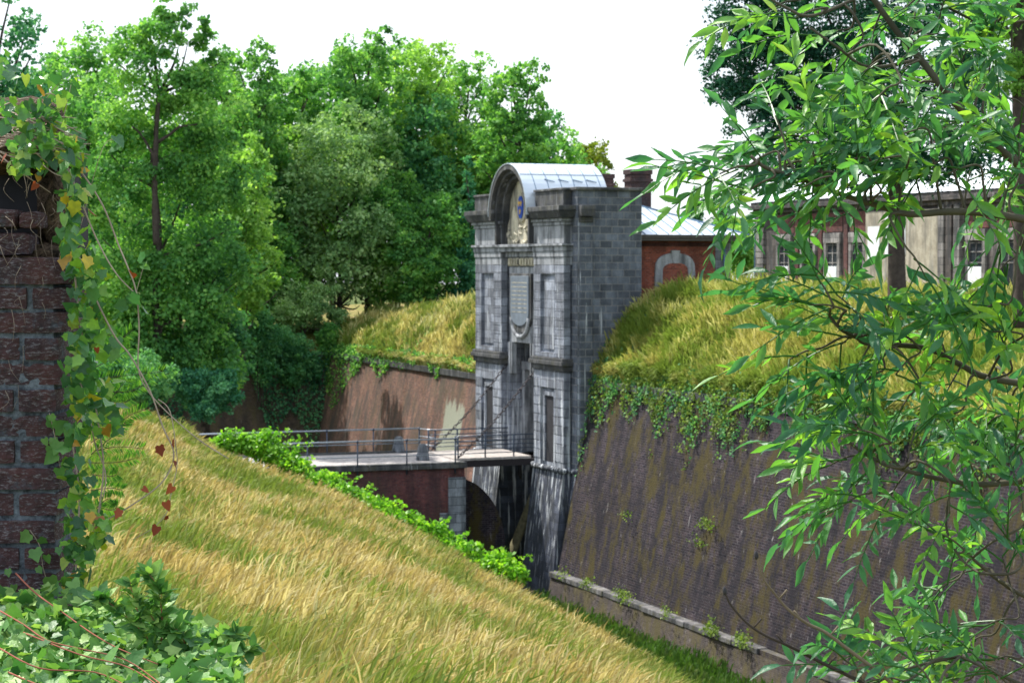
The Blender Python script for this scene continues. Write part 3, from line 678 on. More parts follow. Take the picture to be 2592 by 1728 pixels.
mb.box(-.0, -3.2, -BW + .5, BW - .5, -6.6, -.33); mb.box(-22, -10.4, -BW + .5, BW - .5, -6.6, -.33)
mb.build('vault', M['palace_brick'], Bm)
mb = MB(); k = 17
for i in range(2 * k):
    a = math.pi * (i + .5) / (2 * k); da = math.pi / (4 * k) * .86
    mb.add([(ax + r_ * math.cos(a + s_ * da), y_, az + r_ * math.sin(a + s_ * da)) for y_ in (-BW - .02, -BW + .2) for r_, s_ in ((ar, -1), (ar + .42, -1), (ar + .42, 1), (ar, 1))], [(0, 1, 2, 3), (7, 6, 5, 4), (0, 4, 5, 1), (1, 5, 6, 2), (2, 6, 7, 3), (3, 7, 4, 0)])
mb.build('voussoirs', mat_plain('pale_brick', (.22, .15, .15), .9, .2, 0, .35, 6), Bm)
mb = MB(); mb.box(-1.25, .05, -BW - .05, -BW + .6, -6.6, -2.45); mb.box(-.82, .05, -BW - .05, -BW + .6, -2.44, -.75); mb.build('stone_quoin', M['quoin'], Bm, bevel=.02)
mb = MB(); mb.box(-.9, .05, BW - .6, BW + .05, -6.6, -.75)
mb.build('stone_quoin', M['quoin'], Bm, bevel=.02)
mb = MB(); mb.box(-22, .1, -BW - .14, BW + .14, -.31, -.12); mb.box(-22, .08, -BW - .1, -BW + .3, -.118, -.02); mb.box(-22, .08, BW - .3, BW + .1, -.118, .0)
mb.build('edge_stone', M['cornice'], Bm, bevel=.02)
mb = MB(); g = np.array([[(x, y, -.09 + .05 * (1 - (y / 2.8) ** 2)) for y in np.linspace(-2.79, 2.79, 9)] for x in np.linspace(-24, .06, 30)])
sheet('cobbled_deck', g, M['cobble'], None, Bm)
# curved wing under the drawbridge
poly = [(0.06, -.95)] + [(.06 + 2.55 * math.sin(a), -.95 - 3.3 * (1 - math.cos(a)) - .2 * math.sin(a)) for a in np.linspace(.1, math.pi / 2, 10)] + [(2.75, -6.6), (.06, -6.6)]
MB().extr_y(poly, -1.4, -.9).build('curved_wing_wall', M['dark_wall'], Bm)
def mrail(y, lab):
    r = bthing('bridge_railing', lab, 'railing', 0, y, 0, 'iron railings on the bridge')
    mb = MB(); mb.tube([(-24, 0, 1.1), (-.5, 0, 1.1)], .04, 8); mb.tube([(-24, 0, .36), (-.5, 0, .36)], .028, 6)
    mb.build('rail', M['rail_lit'] if 'rail_lit' in M else M['iron'], r, smooth=True)
    for x in np.arange(-.5, -24, -2.4):
        m_ = MB(); m_.tube([(x, 0, -.55), (x, 0, 1.06)], .035, 7); m_.lathe(x, 0, [(.0, 1.02), (.06, 1.05), (.065, 1.1), (.05, 1.15), (.0, 1.17)], 8); m_.build('post', M['iron'], r, smooth=True)
M['rail_lit'] = mat_plain('sunlit_iron_rail', (.35, .4, .46), .35, .6, .3, .2, 12)  # lighter copy of the iron; sun highlight on the rails is in its colour
mrail(-BW - .1, 'iron handrail with round posts on the near edge of the cobbled bridge'); mrail(BW + .1, 'iron handrail with round posts on the far edge of the cobbled bridge')
for sg, lab in ((-1, 'near'), (1, 'far')):
    e = bthing('corner_railing', 'short angled railing joining the bridge handrail to the drawbridge, %s side' % lab, 'railing', -.5, sg * (BW + .1), 0, 'angled corner railings')
    mb = MB(); dy = -sg * 1.2
    for z in (.3, .7, 1.08): mb.tube([(0, 0, z), (.5, dy, z)], .028, 6)
    mb.build('rail', M['rail_lit'], e, smooth=True); MB().tube([(.5, dy, -.1), (.5, dy, 1.12)], .04, 7).build('post', M['iron'], e, smooth=True)
for (u, v, Y), lab in (((1070, 1158, 95.6), 'weathered grey guard stone at the near corner of the bridge end'), ((1009, 1139, 99.8), 'weathered grey guard stone at the far corner of the bridge end')):
    p = P(u, v, Y); mb = MB(); mb.lathe(0, 0, [(.33, -.05), (.32, .15), (.27, .4), (.24, .6), (.2, .72), (.1, .79), (.0, .8)], 14, .05)
    o = mb.build('guard_stone', M['quoin'], None, smooth=True); o.location = (p[0], p[1], -.05); props(o, lab, 'bollard', 'guard stones on the bridge')
pr = MB(); a = W(.9, 5.0, -1.15); b = W(-.3, 5.5, -4.6); pr.tube([a, a * .5 + b * .5 + np.array([.03, 0, .05]), b, b - np.array([.25, 0, 1.6])], [.2, .22, .24, .26], 9)
props(pr.build('timber_prop', M['wood'], None, smooth=True), 'mossy slanting timber prop in the dark pit under the drawbridge', 'beam')

# ------------------------------------------------------------------ brick guardhouse behind the gate
H = gthing('guardhouse', 'small red brick guardhouse with hipped zinc roof right of the gate', 'building', 3.8, .15)
mb = MB(); mb.box(.0, 4.3, 0, 9, -1.5, 10.55); wl = mb.build('wall', M['red_brick'], H)
mb = MB(); mb.box(4.3, 5.15, -.05, 9, 6, 10.55); mb.build('quoin', M['quoin'], H, bevel=.02)
mb = MB()
for i in range(6):
    for j in range(2): mb.box(-.0, 4.3, -.05 - .05 * j, .02, 10.3 + .1 * j, 10.38 + .1 * j)
mb.build('brick_cornice', M['palace_brick'], H)
# blind arch
a0, a1 = 1.05, 3.2; zc = 9.35
def flatarch(hw, top, cz, c, n=12):
    return [(c - hw, 6.5)] + [(c - hw * math.cos(math.pi * i / n) if abs(math.cos(math.pi * i / n)) > .0 else c, cz + (top - cz) * math.sin(math.pi * i / n) ** .55) for i in range(n + 1)] + [(c + hw, 6.5)]
cx_ = 2.1
mb = MB(); mb.extr_y(flatarch(1.08, 9.98, 9.0, cx_), -.09, .05); mb.build('window_surround', M['plain_stone'], H, bevel=.02)
mb = MB(); mb.extr_y(flatarch(.68, 9.5, 9.0, cx_), -.10, -.06); mb.build('blind_window', M['red_brick'], H)
mb = MB(); mb.hexa([(cx_ - .14, -.13, 9.48), (cx_ + .14, -.13, 9.48), (cx_ + .14, 0, 9.48), (cx_ - .14, 0, 9.48)], [(cx_ - .24, -.13, 10.1), (cx_ + .24, -.13, 10.1), (cx_ + .24, 0, 10.1), (cx_ - .24, 0, 10.1)]); mb.build('keystone', M['plain_stone'], H, bevel=.01)
mb = MB(); mb.box(-.1, 5.7, -.5, 9.5, 10.56, 10.68); mb.box(-.1, 5.75, -.55, 9.55, 10.685, 10.84); mb.build('eaves', mat_plain('dark_eaves', (.08, .075, .075), .8, .3), H, bevel=.02)
apex = [(-3, 4.6, 12.7), (1.0, 4.6, 12.7)]
mb = MB(); mb.add([(-3, -.6, 10.85), (5.85, -.6, 10.85), (5.85, 9.6, 10.85), (-3, 9.6, 10.85), *apex], [(0, 1, 5, 4), (1, 2, 5), (2, 3, 4, 5), (3, 0, 4), (0, 3, 2, 1)])
rf = mb.build('roof', M['zinc'], H)
mb = MB()
def on_roof(x, k): # seam from eave point up
    return None
A5 = np.array([5.85, -.6, 10.87]); AP = np.array([1.0, 4.6, 12.72])
for x in np.arange(-1, 5.6, .62):
    e = np.array([x, -.6, 10.87]); 
    if x <= 1.0: top = np.array([x, 4.6, 12.72])
    else:
        k = (x - 1) / 4.85; top = AP * (1 - k) + A5 * k; top[0] = x
    mb.tube([e, top], .03, 5)
mb.tube([A5, AP], .05, 6); mb.build('seam', M['seam'], rf)
mb = MB(); mb.tube([(4.75, -.12, 6.5), (4.75, -.12, 10.6)], .05, 7); mb.build('downpipe', M['seam'], H, smooth=True)
for (u0, u1, v, Y) in ((1588, 1641, 430, 100), (1513, 1546, 441, 104)):
    p = P((u0 + u1) / 2, v, Y); L_ = p - W(3.8, .15, 0); lx = L_ @ Bv; ly = L_ @ Av; hw = (u1 - u0) / 5000 * Y / 2 / .93; top = p[2]
    mb = MB(); mb.box(lx - hw, lx + hw, ly - .4, ly + .4, 10.5, top - .25); mb.box(lx - hw - .07, lx + hw + .07, ly - .47, ly + .47, top - .62, top - .46); mb.box(lx - hw - .05, lx + hw + .05, ly - .45, ly + .45, top - .24, top)
    mb.build('chimney', M['old_brick_dark'], H, bevel=.015)

# ------------------------------------------------------------------ long stone building on the right
PS = 27.8; PT0 = t_at(1916, PS)
Pb = thing('barracks', 'long pale stone and brick barracks behind the rampart on the right', 'building', W(PS, PT0, 7.3), GA + math.pi)   # local x = -s, y = -t
def py(u): return PT0 - t_at(u, PS)
Lp = py(2900)
mb = MB(); mb.box(-14, 0, 0, Lp, -.5, 5.75); mb.build('wall', M['palace_dark'], Pb)
mb = MB()
for i in range(13): mb.box(-.2, .14, 0, 1.05, i * .42 + .02, i * .42 + .4)
mb.build('corner_pier', M['palace_stone'], Pb, bevel=.02)
mb = MB(); mb.box(-14.2, .25, -.2, Lp, 5.5, 5.75); mb.box(-14.3, .5, -.45, Lp, 5.76, 6.05); mb.box(-14.2, .35, -.3, Lp, 6.06, 6.25); mb.build('cornice', M['palace_dark'], Pb, bevel=.03)
mb = MB(); mb.box(-14, .1, -.1, Lp, -.4, .35); mb.build('plinth_course', M['palace_stone'], Pb, bevel=.02)
mb = MB(); mb.add([(.4, -.35, 6.27), (.4, Lp, 6.27), (-2.6, Lp, 9.3), (-2.6, 2.4, 9.3), (-14.2, -.35, 6.27), (-14.2, Lp, 6.27), (-11, Lp, 9.3), (-11, 2.4, 9.3)], [(0, 1, 2, 3), (0, 3, 7, 4), (4, 7, 6, 5), (3, 2, 6, 7), (1, 5, 6, 2)])
rf = mb.build('roof', M['zinc'], Pb)
for y_ in (4, 13): mb = MB(); mb.box(-6, -5.2, y_, y_ + 1.2, 9, 10.6); mb.build('chimney', M['palace_brick'], rf)
def bay(u0, u1, win=True, board=True, door=False):
    y0, y1 = py(u0), py(u1); c = (y0 + y1) / 2; hw = min(.65, (y1 - y0) * .33)
    MB().box(0, .05, y0 + .1, y1 - .1, 4.15, 5.35).build('brick_panel', M['palace_brick'], Pb)
    mb = MB(); mb.box(-.05, .16, c - hw - .3, c - hw, .36, 4.05); mb.box(-.05, .16, c + hw, c + hw + .3, .36, 4.05); mb.box(-.05, .18, c - hw - .32, c + hw + .32, 3.45, 4.08)
    fr = mb.build('window_surround', M['palace_stone'], Pb, bevel=.02)
    mb = MB(); mb.box(.0, .04, c - hw, c + hw, .36, 3.44); g_ = mb.build('window', M['glass'], Pb)
    mb = MB()
    for z in (2.2, 2.8, 3.3): mb.box(.04, .07, c - hw, c + hw, z, z + .05)
    for q in (-.95, 0, .9): mb.box(.045, .08, c + q * hw - .03, c + q * hw + .03, 1.9, 3.42)
    mb.build('glazing_bar', M['palace_stone'], g_)
    if board: MB().box(.1, .17, c - hw + .02, c + hw - .02, .1, 2.0).build('white_board', M['board'], Pb, bevel=.01)
for u0, u1, bd in ((1962, 2012, True), (2025, 2072, False), (2083, 2135, True), (2150, 2196, False), (2440, 2505, True), (2520, 2590, False), (2605, 2690, True)):
    bay(u0, u1, board=bd)
for u in (2018, 2077, 2142):
    y = py(u); MB().box(-.02, .09, y - .22, y + .22, .36, 5.5).build('brick_strip', M['palace_brick'], Pb)
y0, y1 = py(2200), py(2385); mb = MB(); mb.box(0, .3, y0, y1, -.4, 5.3); mb.build('rendered_section', M['render'], Pb, bevel=.02)
mb = MB(); mb.box(.3, .33, y0 + 2.2, y0 + 4.4, 2.7, 5.1); mb.box(.3, .33, y0 + .3, y0 + 1.6, 2.3, 4.4); mb.build('repair_patch', M['board'], Pb)
for u in (2392, 2412, 2432):
    y = py(u); MB().box(0, .35, y - .28, y + .28, -.3, 5.5).build('pilaster', M['palace_dark'] if u == 2412 else M['palace_stone'], Pb, bevel=.02)
y = py(1919); MB().tube([(.1, -.12, -.4), (.1, -.12, 5.5)], .06, 7).build('downpipe', M['seam'], Pb)
p = P(1905, 738, 112); mb = MB(); mb.box(-.28, .28, -.2, .2, -.4, .62); o = mb.build('marker_post', M['board'], None, bevel=.02); o.location = p; props(o, 'small white post with a red top on the grass beside the barracks corner', 'post')
mb = MB(); mb.box(-.3, .3, -.22, .22, .625, .78); mb.build('cap', mat_plain('red_paint', (.4, .04, .04), .5, .4), o, bevel=.02)

# ------------------------------------------------------------------ trees
LV = [(0, 0, 0), (.5, .42, .06), (1, 0, -.05), (.5, -.42, .06)]; LF = [[(0, 1, 2, 3)]]
def crown_mesh(name, lobes, n, size, seed, clump=.27, dens=(.5, 1.05), upb=.6, nclump=24):
    rg_ = np.random.default_rng(seed); O = []; Dd = []; N = []; RN = []
    vol = np.array([max(l[3], .1) * max(l[4], .1) + l[3] * l[5] for l in lobes]); vol = vol / vol.sum()
    for (cx, cy, cz, rx, ry, rz), vf in zip(lobes, vol):
        nc = max(6, int(nclump * (vf * len(lobes)) ** .5)); nl = int(n * vf / nc)
        d = nrm(rg_.normal(size=(nc, 3))); d[:, 2] = d[:, 2] * .9 + .12
        cc = np.array([cx, cy, cz]) + d * np.array([rx, ry, rz]) * rg_.uniform(dens[0], dens[1], (nc, 1)); rr_ = np.mean([rx, ry, rz]) * clump * rg_.uniform(.6, 1.6, nc)
        for k in range(nc):
            e = nrm(rg_.normal(size=(nl, 3)) + np.array([0, 0, upb])); rad = rr_[k] * rg_.uniform(.35, 1.12, (nl, 1)) ** .6
            p = cc[k] + e * rad * np.array([1.15, 1.15, .8])
            # ragged edge: some leaves thrown outward
            p += rg_.normal(size=(nl, 3)) * rr_[k] * .13
            O.append(p); N.append(nrm(e * .8 + rg_.normal(size=(nl, 3)) * .55 + np.array([0, 0, .35]))); Dd.append(rg_.normal(size=(nl, 3)) + np.array([0, 0, -.25]))
            RN.append(np.clip(rg_.uniform(.1, .9) * .55 + rg_.random(nl) * .45, 0, 1))
    O, Dd, N, RN = map(np.concatenate, (O, Dd, N, RN))
    V, FL, r = scatter(LV, LF, O, Dd, N, size * rg_.uniform(.6, 1.35, len(O)), RN)
    return np_mesh(name, V, FL, r)
def trunk_mb(h, r, lobes, seed, bend=.03):
    rd = random.Random(seed); mb = MB()
    pts = [(rd.uniform(-1, 1) * bend * h * (i / 6), rd.uniform(-1, 1) * bend * h * (i / 6), h * i / 6) for i in range(7)]
    sp = smooth_path(pts, 3); n = len(sp); mb.tube(sp, [r * (1.25 if i == 0 else 1) * (1 - .78 * i / n) for i in range(n)], 9)
    for (cx, cy, cz, rx, ry, rz) in lobes:
        for q in range(3 if len(lobes) < 14 else 1):
            zt = cz - rz * .3 + rd.uniform(-.5, .25) * rz; st = max(h * .2, min(h * .85, zt - max(rx, 1) * .9)); i = int(st / h * (n - 1)); p0 = np.array(sp[i])
            p3 = np.array([cx + rd.uniform(-.7, .7) * rx, cy + rd.uniform(-.7, .7) * ry, zt]); mid = (p0 + p3) / 2 + np.array([rd.uniform(-.3, .3), rd.uniform(-.3, .3), -.25])
            mb.tube(smooth_path([p0, mid, p3], 4), [max(.02, r * .42 * (1 - .8 * k / 8)) for k in range(9)], 6)
    return mb
def tree(name, label, lobes, h, r, base, n, size, mat, seed, cat='tree', group='trees around the moat', bk='bark', rz=0, **kw):
    th = thing(name, label, cat, base, rz, group)
    link('crown', crown_mesh('crown', lobes, n, size, seed, **kw), M[mat], th)
    trunk_mb(h, r, lobes, seed).build('trunk', M[bk], th, smooth=True)
    return th
def lobes_gen(h, R_, seed, k=11, low=.25):
    rd = random.Random(seed); z0 = h * low; zc = (z0 + h) / 2 + h * .04; rz_ = (h - z0) / 2
    out = [(0, 0, zc, R_ * .62, R_ * .62, rz_ * .66)]; k = k + int(rz_ / R_ * 5)
    for i in range(k):
        zz = 1 - 2 * (i + .5) / k * .97; a = i * 2.399 + rd.uniform(-.3, .3); rr_ = math.sqrt(max(0, 1 - abs(zz) ** 2.6)); q = rd.uniform(.30, .44) * R_
        if i % 3 == 2: a = rd.uniform(-2.6, -.5)
        out.append((math.cos(a) * (R_ - q) * rr_ * rd.uniform(.85, 1.1), math.sin(a) * (R_ - q) * rr_, zc + zz * (rz_ - q * .7), q, q, q * rd.uniform(.7, 1)))
    return out
# each tree: u centre, v top, Y, half width px, base z, material, low fraction, leaf number, label, kwargs
TR = [
 (0, -40, 118, 120, 0, 'leaf_teal', .15, 12000, .23, 'blue-green tree cut off by the left edge of the photo', {}),
 (95, 185, 128, 110, 3, 'leaf_mid', .1, 12000, .24, 'green tree rising behind the ivy-topped brick pier', {}),
 (215, 100, 150, 150, 5, 'leaf_mid', .15, 15000, .26, 'broad rounded tree left of the tallest tree', {}),
 (640, 128, 140, 85, 5, 'leaf_mid', .2, 10000, .23, 'narrow airy tree just right of the tallest tree', dict(clump=.2)),
 (760, 185, 150, 115, 5, 'leaf_mid', .15, 13000, .26, 'dark green tree in the dip of the skyline', {}),
 (930, 88, 146, 120, 5, 'leaf_mid', .15, 14000, .25, 'high tree with see-through crown, peak of the middle skyline', dict(clump=.2)),
 (1075, 120, 150, 110, 5, 'leaf_lime', .1, 12000, .25, 'yellow-green tree on the right shoulder of the middle skyline', {}),
 (1060, 250, 148, 125, 5, 'leaf_dark', .1, 13000, .24, 'darker tree below the right shoulder of the middle skyline', {}),
 (1310, 172, 142, 98, 5, 'leaf_mid', .3, 9000, .24, 'open-crowned tree standing right above the gate roof', dict(clump=.18)),
 (1230, 330, 150, 90, 5, 'leaf_lime', .1, 11000, .23, 'pale green tree between the conifer and the gate arch', {}),
 (1400, 345, 150, 110, 5, 'leaf_mid', .2, 10000, .24, 'low brownish-green tree behind the barrel roof', {}),
 (1490, 365, 160, 70, 6, 'leaf_olive', .2, 7000, .24, 'small russet-tinged tree left of the tall chimney', {}),
 (610, 370, 126, 95, 3, 'leaf_lime', .1, 11000, .22, 'yellowish bushy tree right of the tallest tree trunk', {}),
 (860, 285, 141, 175, 4, 'leaf_grey', .05, 22000, .22, 'broad pale silvery-green tree in the middle of the wood', {}),
 (730, 330, 143, 110, 4, 'leaf_lime', .05, 14000, .22, 'light green tree left of the broad silvery one', {}),
 (970, 430, 142, 110, 4, 'leaf_mid', .05, 12000, .21, 'green tree between the silvery tree and the round bush', {}),
 (300, 420, 122, 150, 0, 'leaf_dark', .02, 16000, .22, 'dark tree filling the wood behind the tallest trunk', {}),
 (150, 380, 112, 130, 0, 'leaf_mid', .02, 14000, .2, 'leafy tree behind the hanging ivy stems', {}),
 (520, 560, 110, 110, -.2, 'leaf_dark', .0, 15000, .19, 'blue-green tree whose boughs hang down to the bridge rail', {}),
 (1085, 500, 140, 118, 5, 'leaf_mid', .0, 17000, .19, 'rounded bushy tree against the left side of the gate', {}),
 (680, 500, 138, 110, 3, 'leaf_mid', .02, 14000, .2, 'mid green tree above the grey-green bush', {}),
 (560, 150, 146, 90, 5, 'leaf_mid', .1, 11000, .25, 'green tree filling the skyline notch right of the tallest tree', {}),
 (840, 165, 156, 110, 5, 'leaf_dark', .1, 11000, .27, 'dark tree just left of the skyline peak', {}),
 (1000, 110, 160, 130, 5, 'leaf_mid', .1, 13000, .27, 'broad tree behind the skyline peak', {}),
 (1175, 165, 155, 110, 5, 'leaf_mid', .1, 12000, .26, 'green tree between the peak and the open-crowned tree', {}),
 (1250, 300, 150, 110, 5, 'leaf_mid', .1, 12000, .25, 'green tree below the open-crowned tree, behind the gate arch', {}),
 (1360, 300, 158, 90, 5, 'leaf_dark', .1, 10000, .26, 'tree under the right flank of the open-crowned tree', {}),
 (60, 330, 140, 150, 3, 'leaf_teal', .05, 13000, .25, 'blue-green tree filling the gap behind the brick pier', {}),
 (450, 300, 138, 150, 4, 'leaf_dark', .05, 15000, .25, 'dark tree behind the crown of the tallest tree', {}),
 (220, 230, 140, 140, 4, 'leaf_mid', .05, 14000, .25, 'mid green tree below the broad rounded one', {}),
 (640, 270, 140, 120, 4, 'leaf_mid', .05, 13000, .25, 'green tree between tallest tree and the silvery one', {}),
]
ENV = dict()
for i, (u, v, Y, hw, bz, mat, low, n, sz, lab, kw) in enumerate(TR):
    top = P(u, v, Y); h = top[2] - bz; R_ = 1.22 * hw / FPX * Y; n = int(n * 1.25)
    tree('broadleaf_tree', lab, lobes_gen(h, R_, 100 + i, 11, low), h * .9, max(.18, h * .014), (top[0], Y, bz), int(n * .85), sz * 1.2, mat, 200 + i, **kw)
# tallest tree, visible trunk and forked limb
tp = P(440, -25, 106); h = tp[2] + .2
def LP(u, v, ru, rv, Y=106, dy=0): 
    q = P(u, v, Y); return (q[0] - bx0, dy, q[2] + .2, ru / FPX * Y, ru / FPX * Y * .8, rv / FPX * Y)
bx0 = P(400, 500, 106)[0]
lob = [LP(440, 30, 55, 45), LP(400, 100, 75, 50), LP(330, 120, 60, 50), LP(500, 90, 45, 50), LP(545, 150, 30, 35), LP(400, 230, 130, 90), LP(300, 330, 90, 80), LP(520, 300, 110, 100), LP(400, 420, 150, 110, dy=1.5), LP(270, 520, 90, 110), LP(540, 480, 100, 110), LP(400, 640, 170, 120, dy=1.8), LP(520, 700, 110, 120), LP(300, 740, 120, 120), LP(420, 860, 150, 110, dy=.5), LP(540, 930, 80, 100), LP(330, 930, 120, 100)]
tt = tree('broadleaf_tree', 'tallest tree, with dark trunk and a forked limb in mid-crown', lob, h * .93, .26, (bx0, 106, -.2), 60000, .22, 'leaf_mid', 77, clump=.3, nclump=24)
mb = MB(); q = lambda u, v, Y=105.0: P(u, v, Y) - np.array([bx0, 106, -.2])
mb.tube(smooth_path([q(396, 620), q(392, 480), q(396, 340), q(402, 260)]), [.19] * 5 + [.15] * 7 + [.10] * 7, 8)
mb.tube(smooth_path([q(400, 360), q(430, 340), q(455, 322), q(500, 315)]), [.1 - .003 * i for i in range(19)], 6)
mb.tube(smooth_path([q(392, 400), q(360, 345), q(335, 320)]), [.09 - .004 * i for i in range(13)], 6); mb.build('limb', M['bark'], tt, smooth=True)
# conifer
th = thing('conifer', 'narrow dark conifer left of the gate arch', 'tree', (P(1187, 400, 139)[0], 139, 5)); hh = P(1187, 400, 139)[2] - 5
lob = [(0, 0, hh * k, 1.5 * (1.05 - k) + .15, 1.5 * (1.05 - k) + .15, .6) for k in np.linspace(.15, .97, 12)]
link('crown', crown_mesh('crown', lob, 9000, .2, 5, upb=-.3, nclump=16, clump=.35), M['leaf_teal'], th); trunk_mb(hh * .9, .14, [], 4).build('trunk', M['bark'], th)
# bushes on and before the bastion
def bush(name, lab, u, v, Y, ru, rv, mat, n, sz, seed, cat='bush', grp='bushes on the ramparts', bz=None, **kw):
    c = P(u, v, Y); rx = ru / FPX * Y; rzz = rv / FPX * Y; b = c[2] - rzz * 1.0 if bz is None else bz
    th = thing(name, lab, cat, (c[0], Y, b), 0, grp); rd = random.Random(seed)
    lob = [(0, 0, c[2] - b, rx * .7, rx * .6, rzz * .75)] + [(math.cos(a) * rx * .6, math.sin(a) * rx * .5, c[2] - b + rd.uniform(-.5, .45) * rzz, rx * .42, rx * .4, rzz * .42) for a in np.linspace(0, 5.6, 8)]
    link('crown', crown_mesh('crown', lob, n, sz, seed, **kw), M[mat], th)
    mb = MB()
    for k in range(5): mb.tube([(rd.uniform(-.3, .3), rd.uniform(-.2, .2), 0), (rd.uniform(-.5, .5) * rx, rd.uniform(-.4, .4) * rx, (c[2] - b) * 1.1)], [.06, .02], 5)
    mb.build('trunk', M['bark'], th); return th
bush('bush', 'feathery grey-green bush on top of the bastion', 770, 770, 136, 110, 90, 'leaf_grey', 14000, .16, 31, upb=.9)
bush('bush', 'dark ivy-covered bush hanging over the bastion wall', 740, 900, 133, 75, 110, 'leaf_dark', 12000, .16, 32, upb=-.2)
bush('bush', 'leafy green bush beside the dark one, over the left wall corner', 655, 880, 131, 55, 150, 'leaf_dark', 11000, .17, 33)
bush('bush', 'bright leaning bush at the corner of the left rampart', 845, 890, 134, 45, 90, 'leaf_mid', 10000, .15, 34, upb=.1)
bush('bush', 'yellow-green shrub below the tallest tree', 600, 760, 128, 45, 80, 'leaf_lime', 7000, .17, 35)
bush('bush', 'blue-green boughs spreading behind the far handrail', 520, 1000, 104, 95, 80, 'leaf_teal', 12000, .16, 36)
bush('bush', 'low shrub mass behind the bank, left of the bridge', 300, 960, 100, 150, 110, 'leaf_dark', 14000, .17, 37)
# right side: poplars, dark tree, tree behind the house gap
for u, v, Y, hw, lab in ((1760, 488, 230, 26, 'slim poplar above the guardhouse roof, left of two'), (1828, 500, 240, 30, 'slim poplar above the guardhouse roof, right of two')):
    tp = P(u, v, Y); h = tp[2] - 6; rr_ = hw / FPX * Y
    tree('poplar', lab, [(0, 0, h * k, rr_ * .9 * math.sin(math.pi * min(.95, k * .75 + .1)), rr_ * .8 * math.sin(math.pi * min(.95, k * .75 + .1)), h * .1) for k in np.linspace(.2, .95, 9)], h * .9, .2, (tp[0], Y, 6), 6000, .3, 'leaf_dark', int(u), group='poplars in the distance')
bush('bush', 'pale green bush in the gap between guardhouse and barracks', 1880, 640, 170, 55, 90, 'leaf_lime', 7000, .25, 41, bz=6)
bush('bush', 'low green bush on the roof line right of the poplars', 1850, 590, 200, 60, 50, 'leaf_mid', 6000, .28, 42, bz=6)
bp = P(2272, 775, 80); tp = P(2050, -160, 80)
def LQ(u, v, ru, rv, dy=0, Y=80): q_ = P(u, v, Y); return (q_[0] - bp[0], dy, q_[2] - bp[2], ru / FPX * Y, ru / FPX * Y * .9, rv / FPX * Y)
lob = [LQ(1890, 60, 100, 100), LQ(1870, 190, 85, 60), LQ(1860, 20, 75, 90), LQ(1960, 180, 130, 90), LQ(2060, 60, 150, 120), LQ(1930, 250, 80, 55), LQ(2050, 260, 120, 80, 1), LQ(2180, 160, 150, 120, -.8), LQ(2300, 40, 150, 120), LQ(2100, 380, 120, 70), LQ(1930, 340, 80, 60), LQ(2000, 400, 80, 55), LQ(1860, 250, 70, 50), LQ(1850, 130, 75, 80), LQ(2050, 430, 110, 60), LQ(2160, 440, 110, 60), LQ(2260, 400, 110, 80), LQ(2480, 380, 120, 100), LQ(2150, 270, 120, 90), LQ(1990, 90, 110, 110), LQ(2480, 150, 120, 110), LQ(2230, 330, 140, 90), LQ(2400, 250, 150, 110), LQ(2360, 420, 110, 70), LQ(2050, -90, 160, 110), LQ(2230, -120, 160, 110)]
tree('broadleaf_tree', 'big dark tree with a thick trunk standing before the barracks', lob, P(2200, -60, 80)[2] - bp[2], .36, tuple(bp), 52000, .14, 'leaf_teal', 88, clump=.24, nclump=34, bend=0) if False else None
def big_tree():
    th = thing('broadleaf_tree', 'big dark tree with a thick trunk standing before the barracks', 'tree', tuple(bp), 0, 'trees around the moat')
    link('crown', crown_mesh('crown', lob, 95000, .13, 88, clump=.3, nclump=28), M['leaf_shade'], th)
    mb = MB(); q = lambda u, v, dy=0: P(u, v, 80) - bp + np.array([0, dy, 0])
    mb.tube(smooth_path([q(2275, 800), q(2272, 765), q(2270, 700), q(2268, 560), q(2262, 430), q(2240, 300), q(2215, 120), q(2190, -80)]), np.concatenate([[.66, .56, .48], np.linspace(.43, .14, 40)]), 12)
    for pts in ([(2262, 430), (2200, 330), (2110, 220), (2040, 60)], [(2255, 380), (2180, 330), (2080, 300), (1960, 240), (1900, 180)], [(2262, 450), (2330, 350), (2400, 230)], [(2240, 300), (2150, 160), (2060, -40)], [(2110, 220), (2010, 130), (1900, 60)]):
        mb.tube(smooth_path([q(*p_) for p_ in pts]), np.linspace(.15, .03, (len(pts) - 1) * 6 + 1), 7)
    mb.build('trunk', M['bark'], th, smooth=True)
big_tree()
# second trunk at the right edge with yellowish foliage
th = thing('broadleaf_tree', 'yellow-green tree with its trunk at the right edge of the photo', 'tree', tuple(P(2585, 800, 64)), 0, 'trees around the moat'); b0 = P(2585, 800, 64)
lob = [tuple(np.append(P(u, v, 64) - b0, [ru / FPX * 64, ru / FPX * 64, rv / FPX * 64])) for u, v, ru, rv in ((2500, 60, 90, 70), (2560, -60, 120, 80), (2620, 120, 110, 90), (2540, 200, 70, 60))]
link('crown', crown_mesh('crown', lob, 9000, .13, 91), M['leaf_lime'], th)
MB().tube(smooth_path([P(2590, 830, 64) - b0, P(2588, 500, 64) - b0, P(2580, 200, 64) - b0, P(2578, -100, 64) - b0]), np.linspace(.34, .2, 19), 10).build('trunk', M['bark'], th, smooth=True)

